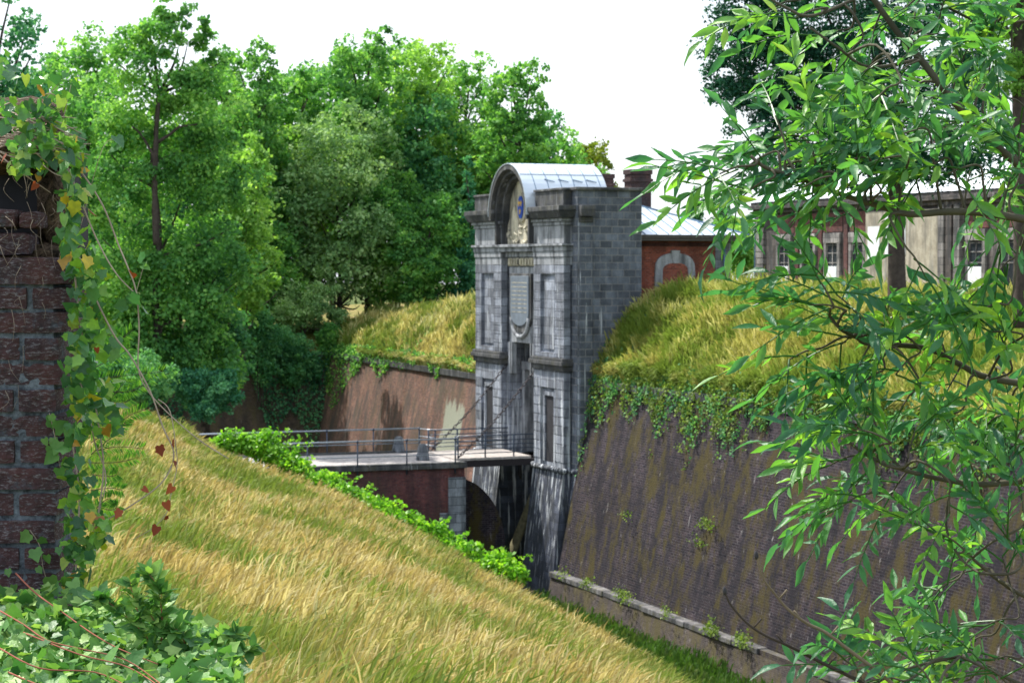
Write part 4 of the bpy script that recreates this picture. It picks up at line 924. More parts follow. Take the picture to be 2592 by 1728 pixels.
# ------------------------------------------------------------------ grass
def blades(P0, N0, n_h, wid, lean, lmin, lmax, seed, name, mat, label, spread=.5, heads=True):
    rg_ = np.random.default_rng(seed); n = len(P0)
    L = rg_.uniform(lmin, lmax, n) * (1 + .35 * vnoise(P0[:, 0], P0[:, 1], .9, 4) + .2 * vnoise(P0[:, 0], P0[:, 1], 2.6, 1)); ld = nrm(np.array(lean)[None] + .55 * np.stack([vnoise(P0[:, 0], P0[:, 1], .8, 9), vnoise(P0[:, 0], P0[:, 1], .6, 2), 0 * L], 1) + rg_.normal(size=(n, 3)) * spread * np.array([1, 1, .3]))
    up = np.array([0, 0, 1.0]); sd_ = nrm(np.cross(up, np.array([0, 1, 0]))[None] + rg_.normal(size=(n, 3)) * .5)
    wv = sd_ * (wid * rg_.uniform(.6, 1.4, n))[:, None]
    b = rg_.uniform(.25, .75, n)[:, None]
    p0 = P0; p1 = P0 + (up * .5 + ld * .16 * b) * L[:, None]; p2 = P0 + (up * (.82 - .1 * b) + ld * .45 * b) * L[:, None]; p3 = P0 + (up * (.98 - .28 * b) + ld * .8 * b) * L[:, None]
    V = np.stack([p0 - wv * .5, p0 + wv * .5, p1 - wv * .5, p1 + wv * .5, p2 - wv * .75, p2 + wv * .75, p3], 1).reshape(-1, 3)
    o = np.arange(n)[:, None] * 7
    q = np.concatenate([o + np.array([0, 1, 3, 2]), o + np.array([2, 3, 5, 4])]); t_ = o + np.array([4, 5, 6])
    me = np_mesh(name, V, [q, t_], np.repeat(rg_.random(n), 7), dict(h=np.tile([0, 0, .5, .5, .85, .85, 1.], n)))
    o_ = link(name, me, mat); props(o_, label, 'grass', None, 'stuff'); return o_
n = 270000
a = RNG.uniform(.12, 1, n); b = 1 - RNG.random(n) ** 1.15 * .86
Pn = bank_pt(a, b); ok = (Pn[:, 1] > 8)
keep = RNG.random(n) < (.45 + .9 * (vnoise(Pn[:, 0], Pn[:, 1], 1.3, 2) * .5 + .5))
Pn = Pn[ok & keep]
d = Pn[:, 1]
blades(Pn, None, 0, .008 + .00026 * d, (.85, -.1, .15), .32, .78, 3, 'dry_grass', M['grass'], 'long dry golden meadow grass leaning on the near bank')
def on_grid(g, n, w0=0, w1=None, seed=0):
    rg_ = np.random.default_rng(seed); A, B = g.shape[:2]; w1 = B - 1 if w1 is None else w1
    i = rg_.uniform(0, A - 1.001, n); j = rg_.uniform(w0, w1 - .001, n); i0 = i.astype(int); j0 = j.astype(int); fi = (i - i0)[:, None]; fj = (j - j0)[:, None]
    return (g[i0, j0] * (1 - fi) + g[i0 + 1, j0] * fi) * (1 - fj) + (g[i0, j0 + 1] * (1 - fi) + g[i0 + 1, j0 + 1] * fi) * fj
p = on_grid(lg, 42000, 1, 8, 5); blades(p, None, 0, .045, (.5, -.2, .2), .6, 1.2, 6, 'rampart_grass', M['grass_pale'], 'tall pale seeding grass on the rampart left of the gate')
rsub = rg[22:]
p = on_grid(rsub, 70000, .3, 8, 8); blades(p, None, 0, .034, (-.5, -.6, .2), .5, 1.25, 9, 'rampart_grass', M['grass_mound'], 'green and straw coloured grass on the mound right of the gate')
p = on_grid(rg, 26000, 7, 10, 18); blades(p, None, 0, .04, (.5, -.3, .1), .15, .4, 19, 'lawn', mat_grass('lawn_grass', (.12, .16, .03), (.2, .26, .04), (.33, .36, .08), (.12, .22, .02), .4, .4), 'short lawn before the barracks')
# moat floor rough grass along the foot of the right wall
n = 26000; t_ = RNG.uniform(-45, 0, n); s_ = RNG.uniform(-9, -1.1, n); p = F0 + Bv * s_[:, None] + Av * t_[:, None]; p[:, 2] = -6.5
blades(p, None, 0, .045, (.3, 0, .3), .2, .7, 12, 'moat_grass', mat_grass('moat_weeds', (.05, .09, .02), (.08, .15, .03), (.16, .2, .05), (.06, .15, .02), .5, .4), 'rough green weeds on the floor of the moat')

# ------------------------------------------------------------------ brambles, climbers
def leafstuff(name, O, mat, size, label, seed, cat='plant', kind='stuff', nb=(0, -.35, .8), down=-.4, rndv=None):
    rg_ = np.random.default_rng(seed); n = len(O)
    N = nrm(rg_.normal(size=(n, 3)) * .6 + np.array(nb)); Dd = rg_.normal(size=(n, 3)) + np.array([0, 0, down])
    V, FL, r = scatter(LV, LF, O, Dd, N, size * rg_.uniform(.6, 1.4, n), rndv); o = link(name, np_mesh(name, V, FL, r), M[mat]); return props(o, label, cat, None, kind)
# bramble hedge along the crest
cr = np.array([P(u, v, Y) for u, v, Y in [(545, 1135, 86.2), (620, 1150, 86), (700, 1190, 85), (780, 1238, 84), (880, 1280, 82), (1000, 1335, 80), (1100, 1380, 78.5), (1200, 1440, 76.8), (1290, 1480, 75)]])
cp = resample(cr, 70); O = []
rg_ = np.random.default_rng(21)
for i, c in enumerate(cp):
    hgt = (.55 if i < 28 else .36) + .2 * math.sin(i * .9) + .2 * math.sin(i * 2.3) + (.5 * math.exp(-((i - 9) / 4.5) ** 2)) * 1.0 - (.25 if i < 4 else 0) + .45 * math.exp(-((i - 66) / 2.5) ** 2) 
    m_ = 330
    e = nrm(rg_.normal(size=(m_, 3))); O.append(c + np.array([.25, .3, .15]) + e * np.array([.5, .5, hgt * .62]) * rg_.uniform(.5, 1.1, (m_, 1)) + np.array([0, 0, hgt * .35]))
for i in range(60):          # arching shoots
    c = cp[rg_.integers(0, 70)]; L = rg_.uniform(.5, 1.1); an = rg_.uniform(-.6, .9); k = np.linspace(0, 1, 26)[:, None]
    if i < 16: c = cp[rg_.integers(5, 13)]; L = rg_.uniform(.9, 1.5)
    O.append(c + np.array([.2, .2, .35]) + k * np.array([math.sin(an) * L, 0, L * .95]) + k ** 2 * np.array([L * .35 * np.sign(an + .01), 0, -L * .35]) + rg_.normal(size=(26, 3)) * .06)
O = np.concatenate(O)
leafstuff('bramble_hedge', O, 'bramble', .17, 'bright green brambles along the crest of the grassy bank', 22, 'plant')
# overgrowth hanging over the right wall: leaf curtains with ragged lower edge
def overhang(grid_t, smin, name, lab, mat, seed, ztop, s_of, hang, n, size, dense=1.0):
    rg_ = np.random.default_rng(seed); t = rg_.uniform(grid_t[0], grid_t[1], n)
    L = hang(t) ; q = rg_.random(n) ** 1.25
    z = ztop + rg_.uniform(-.0, .55, n) * (q < .35) + .25 - q * L; s_ = s_of(z) - rg_.uniform(.02, .4, n) * (1 - .6 * q)
    p = F0 + Bv * s_[:, None] + Av * t[:, None]; p[:, 2] = z
    nz = vnoise(t, z, 1.9, seed) + .8 * vnoise(t, z, 4.7, seed + 1); p = p[nz + rg_.normal(size=n) * .35 > (-.15 + .5 * q)]
    return leafstuff(name, p, mat, size, lab, seed, nb=(-.7, -.5, .5), down=-.8)
sR = lambda z: np.where(z > 4.05, 1.25 + (z - 4.05) * .6, -.55 + 1.8 * (z + 5) / 9.05)
hR = lambda t: np.maximum(.15, 1.0 + 1.0 * np.sin(t * .8 + 1) * np.sin(t * .31) + .7 * np.sin(t * 2.1) + .5 * np.sin(t * 5.3) + 4.2 * np.exp(-((t + .7) / .45) ** 2) + .5 * np.sin(t * 9.1) + 1.2 * np.exp(-((t + 7.5) / 2.2) ** 2) + 1.6 * np.exp(-((t + 12) / 1.5) ** 2) - 1.0 * np.exp(-((t + 4.2) / 1.0) ** 2))
overhang((-45, -.7), 1, 'climbing_plants', 'green creepers tumbling over the coping of the right rampart wall', 'creeper', 51, 4.05, sR, hR, 30000, .12)
overhang((-45, -.7), 1, 'climbing_plants', 'darker leafy creepers mixed into the growth on the right rampart wall', 'leaf_dark', 52, 4.3, sR, lambda t: hR(t + .4) * 1.1, 24000, .12)
n = 26000; t_ = RNG.uniform(-40, -.8, n); p = F0 + Bv * (1.25 + RNG.uniform(-.05, .5, n))[:, None] + Av * t_[:, None]; p[:, 2] = 4.0; p = p[vnoise(t_, t_ * .7, 1.4, 5) + RNG.normal(size=n) * .25 > .05]
blades(p, None, 0, .035, (-1.3, -.4, -1.1), .45, 1.5, 70, 'rampart_grass', M['grass_mound'], 'straw coloured grass drooping over the coping of the right rampart wall')
n = 7000; t_ = RNG.uniform(12.5, 36, n); p = F0 + Bv * (1.2 + RNG.uniform(-.05, .6, n))[:, None] + Av * t_[:, None]; p[:, 2] = 3.45
blades(p, None, 0, .045, (-1.3, -.4, -.8), .5, .9, 71, 'rampart_grass', M['grass_pale'], 'pale grass drooping over the coping of the left rampart wall')
# bushy growth at the foot of the mound, right wall top and beside the gate side wall
p = on_grid(rsub, 11000, 0, 3.0, 55) + RNG.normal(size=(11000, 3)) * .12 + np.array([0, 0, .22]); leafstuff('undergrowth', p, 'creeper', .13, 'leafy undergrowth covering the foot of the right grass mound', 56)
p = on_grid(rg[-4:], 12000, 0, 6, 57) + RNG.normal(size=(12000, 3)) * .12 + np.array([0, 0, .3]); leafstuff('undergrowth', p, 'leaf_dark', .14, 'dark creepers against the dark side wall of the gate', 58)
p = on_grid(rg[:30], 30000, 0, 5.5, 59) + RNG.normal(size=(30000, 3)) * .25 + np.array([0, 0, .35]); leafstuff('undergrowth', p, 'leaf_dark', .12, 'shaded scrub on the slope behind the ash leaves', 60)
sL = lambda z: np.where(z > 3.5, 1.3 + (z - 3.5) * .6, -.8 + 2.1 * (z + 6.6) / 10.1)
hL = lambda t: np.maximum(.02, -.15 + .5 * np.sin(t * 1.3) * np.sin(t * .5 + 1) + 4.0 * np.exp(-((t - 12.5) / 1.0) ** 2) + 1.3 * np.exp(-((t - 21) / 1.0) ** 2) + 1.6 * np.exp(-((t - 31) / 1.5) ** 2) + 3.6 * np.exp(-((t - 40) / 4) ** 2))
overhang((12.4, 43), 1, 'climbing_plants', 'creepers hanging over the coping of the left rampart wall', 'leaf_mid', 61, 3.5, sL, hL, 15000, .15)
p = on_grid(lg[14:], 14000, 0, 4, 62) + RNG.normal(size=(14000, 3)) * .15 + np.array([0, 0, .3]); leafstuff('undergrowth', p, 'leaf_mid', .15, 'leafy growth on the far end of the left rampart', 63)
n = 15000; k = RNG.random(n); z = 3.6 - RNG.random(n) ** 1.1 * (3.5 + 2.2 * np.sin(k * 19) + 1.5 * np.sin(k * 47)); p = C1 + fv * (k * .75)[:, None]; yl = 1.9 * (3.3 - z) / 10
nf = np.array([-math.sin(fan), math.cos(fan), 0]); p = p + nf * (yl + RNG.uniform(.02, .5, n))[:, None]; p[:, 2] = z
leafstuff('climbing_plants', p, 'leaf_teal', .17, 'dark ivy curtain on the bastion wall', 64, nb=(-.2, -.9, .4), down=-.8)
# small tufts on wall and ledge
O = []
for t0, z0, m_ in ((-5, -5, 130), (-9, -5, 150), (-8.3, -4.9, 60), (-13, -5.0, 90), (-17, -5, 260), (-19.5, -5, 220), (-7.0, -1.7, 50), (-14.5, -1.2, 170), (-14.0, -2.0, 60), (-11, 1.5, 60), (-2.2, -5, 60)):
    c = W(float(sR(np.array(z0))) - (.45 if z0 < -4.5 else .1), t0, z0 + .15); O.append(c + RNG.normal(size=(m_, 3)) * np.array([.16, .5, .13]))
leafstuff('wall_weeds', np.concatenate(O), 'creeper', .10, 'small weed tufts rooted in the ledge and face of the dark wall', 66)

# ------------------------------------------------------------------ foreground: broken brick pier with ivy
PY = 5.5; px = lambda u, v, Y=PY: P(u, v, Y)
PI_ = thing('brick_pier', 'broken dark brick wall end with crumbling top at the left edge', 'wall', (-1.6, 5.7, 7.3))
b0 = np.array([-1.6, 5.7, 7.3])
rd = random.Random(11)
def rough_brick(mb, x0, x1, y0, y1, z0, z1, j=.004, r_=.007):
    nx = max(3, int((x1 - x0) / .022)); nz = 4; ny = 4
    # superellipsoid-like rounded box grid
    def face(fn, a, b):
        V = [fn(i / a, k / b) for i in range(a + 1) for k in range(b + 1)]
        F = [(i * (b + 1) + k, (i + 1) * (b + 1) + k, (i + 1) * (b + 1) + k + 1, i * (b + 1) + k + 1) for i in range(a) for k in range(b)]
        out = []
        for (x, y, z) in V:
            X = x0 + (x1 - x0) * x; Y = y0 + (y1 - y0) * y; Z = z0 + (z1 - z0) * z
            c = np.array([np.clip(X, x0 + r_, x1 - r_), np.clip(Y, y0 + r_, y1 - r_), np.clip(Z, z0 + r_, z1 - r_)]); d_ = np.array([X, Y, Z]) - c; L = np.linalg.norm(d_)
            if L > 0: d_ = d_ / L * r_
            q = c + d_; h_ = math.sin(q[0] * 91 + q[2] * 57) * math.cos(q[1] * 83 + q[0] * 31 + q[2] * 23) * j + math.sin(q[0] * 260 + q[1] * 190 + q[2] * 310) * j * .4
            out.append(q + np.array([0, -1, .4]) * h_)
        mb.add(out, F)
    face(lambda a, b: (a, 0, b), nx, nz); face(lambda a, b: (a, b, 1), nx, ny); face(lambda a, b: (a, b, 0), nx, ny); face(lambda a, b: (1, a, b), ny, nz)
    face(lambda a, b: (a, 1, b), nx, nz); face(lambda a, b: (0, a, b), ny, nz)
rows = [(650, 722, 196, 0), (724, 784, 190, 1), (786, 844, 172, 0), (850, 912, 170, 1), (915, 975, 172, 0), (980, 1042, 166, 1), (1045, 1104, 166, 0), (1108, 1170, 166, 1), (1176, 1236, 166, 0), (1240, 1302, 164, 1), (1308, 1370, 162, 0), (1376, 1436, 164, 1), (1440, 1500, 163, 0), (1506, 1566, 163, 1), (1570, 1630, 163, 0), (1636, 1700, 163, 1), (1706, 1770, 160, 0), (1776, 1840, 160, 1)]
mb = MB(); mm = MB()
for (v0, v1, ur, off) in rows:
    z1 = px(0, v0)[2]; z0 = px(0, v1)[2]; xr = px(ur, v0)[0] + rd.uniform(-.014, .008); x = xr; first = True
    while x > -1.95:
        L = (.215 if not first else (.215 if off == 0 else .105)) * rd.uniform(.93, 1.04)
        if v0 == 650 and first: L = .33
        yj = 5.44 + rd.uniform(-.006, .01) - (.018 if v0 in (650,) else 0)
        rough_brick(mb, (x - L - b0[0]), (x - b0[0]), yj - b0[1], yj + .11 - b0[1] + (.15 if first else 0), z0 + .002 - b0[2], z1 - b0[2] - .002)
        x -= L + .012; first = False
for (v0, v1, ur, L) in ((590, 648, 84, .4), (530, 578, 48, .2), (536, 580, 108, .06), (590, 640, -30, .3)):
    xr = px(ur, v0)[0]; rough_brick(mb, xr - L - b0[0], xr - b0[0], 5.46 - b0[1], 5.6 - b0[1], px(0, v1)[2] - b0[2], px(0, v0)[2] - b0[2], .006, .012)
T = NT('old_brick'); c = T.coord(); n1 = T.noise(c, 9, 6, .7); n2 = T.noise(T.mapping(c, (1, 1, 3)), 55, 6, .8)
cc = T.mix(T.ramp(n1, [(.3, 0.), (.65, 1.)]), (.03, .026, .032), (.09, .042, .042)); cc = T.mix(T.ramp(n2, [(.52, 0.), (.66, .9)]), cc, (.26, .26, .28))
cc = T.mix(T.ramp(T.noise(c, 17, 5, .75), [(.55, 0.), (.7, .55)]), cc, (.07, .11, .14)); T.base(cc, .85, .25); T.bump(T.math('ADD', n2, n1), 1, .006); M['old_brick'] = T.m
mb.build('bricks', M['old_brick'], PI_)
T = NT('old_mortar'); c = T.coord(); T.base(T.mix(T.ramp(T.noise(c, 30, 6, .75), [(.35, 0.), (.65, 1.)]), (.03, .036, .045), (.19, .23, .27)), .95, .1); T.bump(T.noise(c, 70, 5, .8), 1, .01); M['mortar'] = T.m
xr = px(146, 900)[0]
mm.box(-2.0 - b0[0], xr - b0[0], 5.452 - b0[1], 5.69 - b0[1], -.1, px(0, 655)[2] - b0[2]); mm.build('mortar', M['mortar'], PI_)
# rubble heart / soil cap overgrown, with the hollow under it
T = NT('root_soil'); c = T.coord(); T.base(T.mix(T.ramp(T.noise(c, 40, 6, .8), [(.4, 0.), (.68, 1.)]), (.035, .028, .022), (.27, .19, .13)), .95, .1); T.bump(T.noise(c, 60, 6, .8), 1, .02); M['root_soil'] = T.m
mb = MB()
def blob(mb, c, r, seed, n=14, m_=9):
    c = np.array(c) - b0; V = []
    for i in range(m_ + 1):
        for k in range(n):
            th_ = math.pi * i / m_; ph = 2 * math.pi * k / n; d_ = np.array([math.sin(th_) * math.cos(ph), math.sin(th_) * math.sin(ph), math.cos(th_)])
            w_ = 1 + .16 * math.sin(d_[0] * 7 + seed) * math.cos(d_[2] * 6 + seed * 2) + .1 * math.sin(d_[1] * 13 + d_[0] * 11 + seed)
            V.append(c + d_ * np.array(r) * w_)
    mb.add(V, [(i * n + k, i * n + (k + 1) % n, (i + 1) * n + (k + 1) % n, (i + 1) * n + k) for i in range(m_) for k in range(n)])
blob(mb, px(60, 390, 5.68), (.17, .2, .055), 1); blob(mb, px(-60, 360, 5.75), (.2, .2, .09), 2); blob(mb, px(150, 560, 5.68), (.055, .12, .17), 3); blob(mb, px(40, 655, 5.56), (.15, .08, .02), 4); blob(mb, px(120, 640, 5.6), (.09, .1, .025), 5); blob(mb, px(40, 310, 5.72), (.14, .14, .07), 6)
blob(mb, px(150, 640, 5.62), (.05, .06, .03), 7)
mb.build('soil_cap', M['root_soil'], PI_, smooth=True)
mb = MB(); mb.box(-2.0 - b0[0], px(135, 500)[0] - b0[0], 5.72 - b0[1], 5.95 - b0[1], px(0, 660)[2] - b0[2], px(0, 400)[2] - b0[2]); mb.build('hollow_back', M['shade_and_bud'], PI_)  # near-black backing that paints the shade inside the hollow
# low broken wall under the ivy carpet
lw_ = MB(); 
for i in range(5):
    for k in range(7): rough_brick(lw_, -1.9 + k * .225 + (i % 2) * .1 + 1.6, -1.9 + k * .225 + .215 + (i % 2) * .1 + 1.6, -.62, -.4, .15 + i * .075 + .5, .15 + i * .075 + .07 + .5, .005)
o = lw_.build('wall_footing', M['old_brick'], PI_)
mb = MB(); g = np.array([[(-2.2 + 1.62 * a_ - b0[0], 4.1 + 1.4 * b_ - b0[1], 8.36 + .1 * b_ - 1.3 * max(0, a_ - .72) ** 1.2 + .03 * math.sin(a_ * 20 + b_ * 9) - .9 * max(0, b_ - .75) - 1.3 * max(0, .15 - b_) - b0[2]) for b_ in np.linspace(0, 1, 14)] for a_ in np.linspace(0, 1, 22)])
sheet('earth', g, M['root_soil'], None, PI_)

# ivy leaf template (five lobes, folded on the midrib)
lobe = [(0, 0), (-.12, .22), (.02, .42), (.30, .40), (.42, .52), (.62, .26), (1.0, 0)]
TVi = [(x, y, .16 * y - .10 * x * x) for x, y in lobe] + [(x, -y, .16 * y - .10 * x * x) for x, y in lobe[1:-1]] + [(.4, 0, -.03)]
# indices: 0 base, 1..5 left, 6 tip, 7..11 right, 12 mid
TFi = [[(0, 1, 2, 12), (12, 2, 3, 4), (12, 4, 5, 6), (0, 12, 8, 7), (12, 10, 9, 8), (12, 6, 11, 10)]]
TVh = [(0, 0, 0), (-.18, .3, .05), (.05, .48, .07), (.5, .34, .03), (1, 0, -.1), (-.18, -.3, .05), (.05, -.48, .07), (.5, -.34, .03), (.35, 0, -.04)]
TFh = [[(0, 1, 2, 8), (8, 2, 3, 4), (0, 8, 6, 5), (8, 4, 7, 6)]]
def ivy_leaves(O, size, seed, face=(.1, -1, .35), down=(.1, 0, -.9), rndv=None, jit=.45, djit=.6):
    rg_ = np.random.default_rng(seed); O = np.array(O); n = len(O)
    N = nrm(rg_.normal(size=(n, 3)) * jit + np.array(face)); Dd = nrm(rg_.normal(size=(n, 3)) * djit + np.array(down))
    sz = size * rg_.uniform(.55, 1.25, n); r = rg_.random(n) if rndv is None else rndv; half = rg_.random(n) < .6
    a = scatter(TVi, TFi, O[half], Dd[half], N[half], sz[half], r[half]); b = scatter(TVh, TFh, O[~half], Dd[~half], N[~half], sz[~half], r[~half])
    k = len(a[0]); return np_mesh('leaves', np.concatenate([a[0], b[0]]), [a[1][0]] + [b[1][0] + k], np.concatenate([a[2], b[2]]))
IV = thing('ivy', 'green and yellow ivy draped over the top and right edge of the brick pier', 'plant', (0, 0, 0)); rg_ = np.random.default_rng(5)
O = []; stems = MB()
def stem(pts, r0, r1, Y=5.4, jit=.0, st=stems):
    p = [px(u, v, (pt[0] if pt else Y)) for u, v, *pt in pts]; sp = smooth_path(p, 5); n = len(sp)
    r0 *= .72; r1 *= .8; sp = [q_ + np.array([rg_.normal() * jit, rg_.normal() * jit, rg_.normal() * jit]) for q_ in sp]
    st.tube(sp, list(np.linspace(r0, r1, n)), 6); return sp
for pts, r0, r1 in (([(150, 400), (200, 430), (260, 520), (300, 620), (325, 680), (345, 740), (352, 830), (350, 930), (372, 985), (420, 1040), (500, 1110), (578, 1160, 5.3)], .004, .0018),
                    ([(170, 420), (225, 560), (262, 640), (300, 700), (340, 740)], .004, .002),
                    ([(200, 650), (235, 740), (290, 850), (330, 900), (380, 990), (412, 1080), (440, 1150), (410, 1220), (330, 1280), (240, 1330), (200, 1340)], .004, .0022),
                    ([(400, 1010), (430, 1040), (445, 1130), (448, 1180), (435, 1240), (420, 1300), (380, 1340), (335, 1365)], .0022, .0012),
                    ([(190, 700), (205, 830), (230, 960), (250, 1080), (262, 1180), (250, 1290), (225, 1400), (205, 1460)], .004, .003),
                    ([(170, 900), (215, 1000), (240, 1120), (268, 1210), (240, 1330), (200, 1440)], .003, .002),
                    ([(180, 1100), (200, 1250), (195, 1400), (185, 1520)], .0035, .003),
                    ([(200, 590), (260, 365 + 10), (305, 358)], .0012, .0008), ([(345, 740), (362, 680), (372, 662)], .001, .0007),
                    ([(160, 300), (172, 250), (180, 215)], .0018, .001), ([(60, 350), (110, 260), (150, 210), (178, 180)], .002, .001)):
    sp = stem(pts, r0, r1)
for k in range(46):     # tangle of pale stems on the cap
    u0 = rg_.uniform(-40, 90); v0 = rg_.uniform(260, 400); an = rg_.uniform(-.5, .9); L = rg_.uniform(60, 170)
    stem([(u0, v0, 5.42), (u0 + L * .5, v0 + L * .4 * an + rg_.normal() * 14, 5.38), (u0 + L, v0 + L * .9 * an + rg_.normal() * 22, 5.45)], .0045 * rg_.uniform(.4, 1), .0015)
for k in range(42):     # fine roots on bricks and in the hollow
    u0 = rg_.uniform(0, 165); v0 = rg_.uniform(400, 640) if k < 32 else rg_.uniform(640, 1000); L = rg_.uniform(20, 80)
    stem([(u0, v0, 5.43), (u0 + rg_.normal() * 10, v0 + L * .5, 5.42), (u0 + rg_.normal() * 18, v0 + L, 5.43)], .0013 * rg_.uniform(.4, 1.3), .0004)
stems.build('stems', M['vine_wood'], IV, smooth=True)
def fill(u0, u1, v0, v1, n, y0=5.28, y1=5.5, f=None):
    u = rg_.uniform(u0, u1, n); v = rg_.uniform(v0, v1, n)
    for a_, b_ in zip(u, v):
        if f is None or f(a_, b_): O.append(px(a_, b_, rg_.uniform(y0, y1)))
fill(150, 285, 420, 700, 190, f=lambda u, v: u < 185 + (v - 420) * .22 + 18 * math.sin(v * .03) and u > 160)
fill(175, 285, 690, 1000, 170, f=lambda u, v: u < 255 + 20 * math.sin(v * .04))
fill(165, 270, 1000, 1500, 230, f=lambda u, v: u < 240 + 30 * math.sin(v * .02))
fill(20, 215, 300, 430, 110, f=lambda u, v: v > 250 + u * .35 + 15 * math.sin(u * .1)); fill(0, 60, 130, 330, 34, f=lambda u, v: u < 25 + (v - 130) * .2)
fill(60, 170, 230, 330, 26); fill(90, 200, 195, 240, 7); fill(215, 300, 850, 1100, 30)
for u, v in ((302, 360), (290, 362), (362, 672), (372, 660), (320, 770), (300, 800), (330, 745), (110, 195), (140, 190), (168, 185), (5, 150), (12, 175)): O.append(px(u, v, 5.36))
rv = rg_.random(len(O)) ** .9
O = O + [q_ + rg_.normal(size=3) * .02 for q_ in O[::3]]; rv = rg_.random(len(O)) ** 1.05
link('leaves', ivy_leaves(O, .037, 6, rndv=rv, djit=.75, jit=.75), M['ivy'], IV)
O = [px(u, v, 5.3) for u, v in ((440, 1112), (445, 1178), (436, 1230), (420, 1270), (426, 1308), (398, 1332), (404, 1128), (362, 1235), (305, 1290), (226, 530), (92, 465), (245, 880), (335, 690), (15, 395))]
link('dead_leaves', ivy_leaves(O, .027, 9, djit=.7, jit=1.0), M['dead_leaf'], IV)
# ivy creeping on the brick face
O = [px(u, v, 5.42) for u, v in ((118, 1065), (140, 1085), (112, 1110), (150, 1118), (130, 1130), (138, 1150), (160, 1165), (150, 1185), (75, 1350), (100, 1362), (88, 1390), (118, 1405), (95, 1435), (125, 1460), (128, 1050), (162, 1130), (20, 1440), (35, 1480))]
cs = thing('ivy', 'two small ivy shoots creeping over the dark brick face', 'plant', (0, 0, 0))
link('leaves', ivy_leaves(O, .04, 12, face=(0, -1, .1), jit=.2, rndv=np.random.default_rng(3).uniform(.35, .65, len(O))), M['ivy_low'], cs)
st2 = MB(); stem([(125, 1045), (140, 1110), (152, 1180), (175, 1230)], .002, .0012, 5.43, st=st2); stem([(75, 1340), (100, 1380), (110, 1440), (130, 1500)], .002, .0012, 5.43, st=st2); st2.build('stems', M['vine_wood'], cs)
# ivy carpet at the bottom left
IC = thing('ivy', 'carpet of light ivy with reddish runners in the bottom left corner', 'plant', (0, 0, 0)); O = []
for k in range(2700):
    u = rg_.uniform(-60, 600); vt = 1475 + 95 * max(0, (u - 60) / 540) ** 1.1 + 24 * math.sin(u * .021 + 1) + (40 if u > 440 else 0); v = vt + (1800 - vt) * rg_.random() ** .85
    if u < 150 and v < 1520 and rg_.random() < .3: continue
    O.append(px(u, v, 5.3 - .95 * (v - 1450) / 350 + rg_.uniform(-.1, .1)))
O = np.array(O)
link('leaves', ivy_leaves(O, .042, 14, face=(.0, -.55, .95), down=(.4, -.7, -.3), jit=.45, djit=.8), M['ivy_low'], IC)
st3 = MB()
for pts in ([(0, 1545), (60, 1580), (120, 1620), (200, 1640), (320, 1670), (420, 1740)], [(40, 1450), (90, 1500), (160, 1550), (230, 1600), (300, 1640), (400, 1680)], [(0, 1640), (100, 1690), (240, 1700), (330, 1740)], [(60, 1600), (200, 1655), (330, 1690), (450, 1770)], [(20, 1700), (120, 1740), (220, 1760)]):
    stem([(u, v, 5.18 - .95 * (v - 1450) / 350) for u, v in pts], .003, .0016, st=st3)
st3.build('stems', M['red_stem'], IC, smooth=True)
# small oval-leaved shrub in front
SH = thing('shrub', 'small toothed-leaf shrub with reddish stems rising from the ivy carpet', 'plant', (0, 0, 0)); st4 = MB(); O = []; Dd = []
TVo = [(0, 0, 0), (.25, .22, .03), (.6, .22, .02), (1, 0, -.08), (.25, -.22, .03), (.6, -.22, .02), (.5, 0, -.03)]; TFo = [[(0, 1, 6, 4)], [(1, 2, 3, 6), (4, 6, 3, 5)]]
TFo = [[(0, 1, 6, 4), (1, 2, 3, 6), (4, 6, 3, 5)]]
for pts in ([(430, 1760), (400, 1680), (360, 1600), (320, 1560), (270, 1520), (250, 1515)], [(460, 1760), (420, 1640), (390, 1570), (355, 1520)], [(420, 1740), (375, 1620), (340, 1520), (330, 1470)], [(500, 1760), (480, 1660), (455, 1600), (440, 1590)], [(440, 1760), (530, 1690), (600, 1650), (640, 1640)], [(520, 1780), (560, 1730), (580, 1690)], [(400, 1720), (410, 1560), (395, 1480), (375, 1450)], [(470, 1750), (510, 1640), (570, 1610), (600, 1600)], [(450, 1750), (440, 1640), (410, 1560), (410, 1500)]):
    sp = stem([(u, v, 4.75) for u, v in pts], .0025, .0011, st=st4)
    for i in range(4, len(sp)):
        for s_ in (-1, 1):
            for q_ in range(2):
                t = nrm(sp[i] - sp[i - 1]); O.append(sp[i]); Dd.append(t * .5 + np.array([s_ * rg_.uniform(.4, 1), rg_.uniform(-.8, .3), rg_.uniform(-.5, .7)]))
O = np.array(O); n = len(O); N = nrm(rg_.normal(size=(n, 3)) * .5 + np.array([0, -.5, .8])); V, FL, r = scatter(TVo, TFo, O, Dd, N, .042 * rg_.uniform(.5, 1.3, n))
link('leaves', np_mesh('leaves', V, FL, r), M['ivy_low'], SH); st4.build('stems', M['red_stem'], SH, smooth=True)
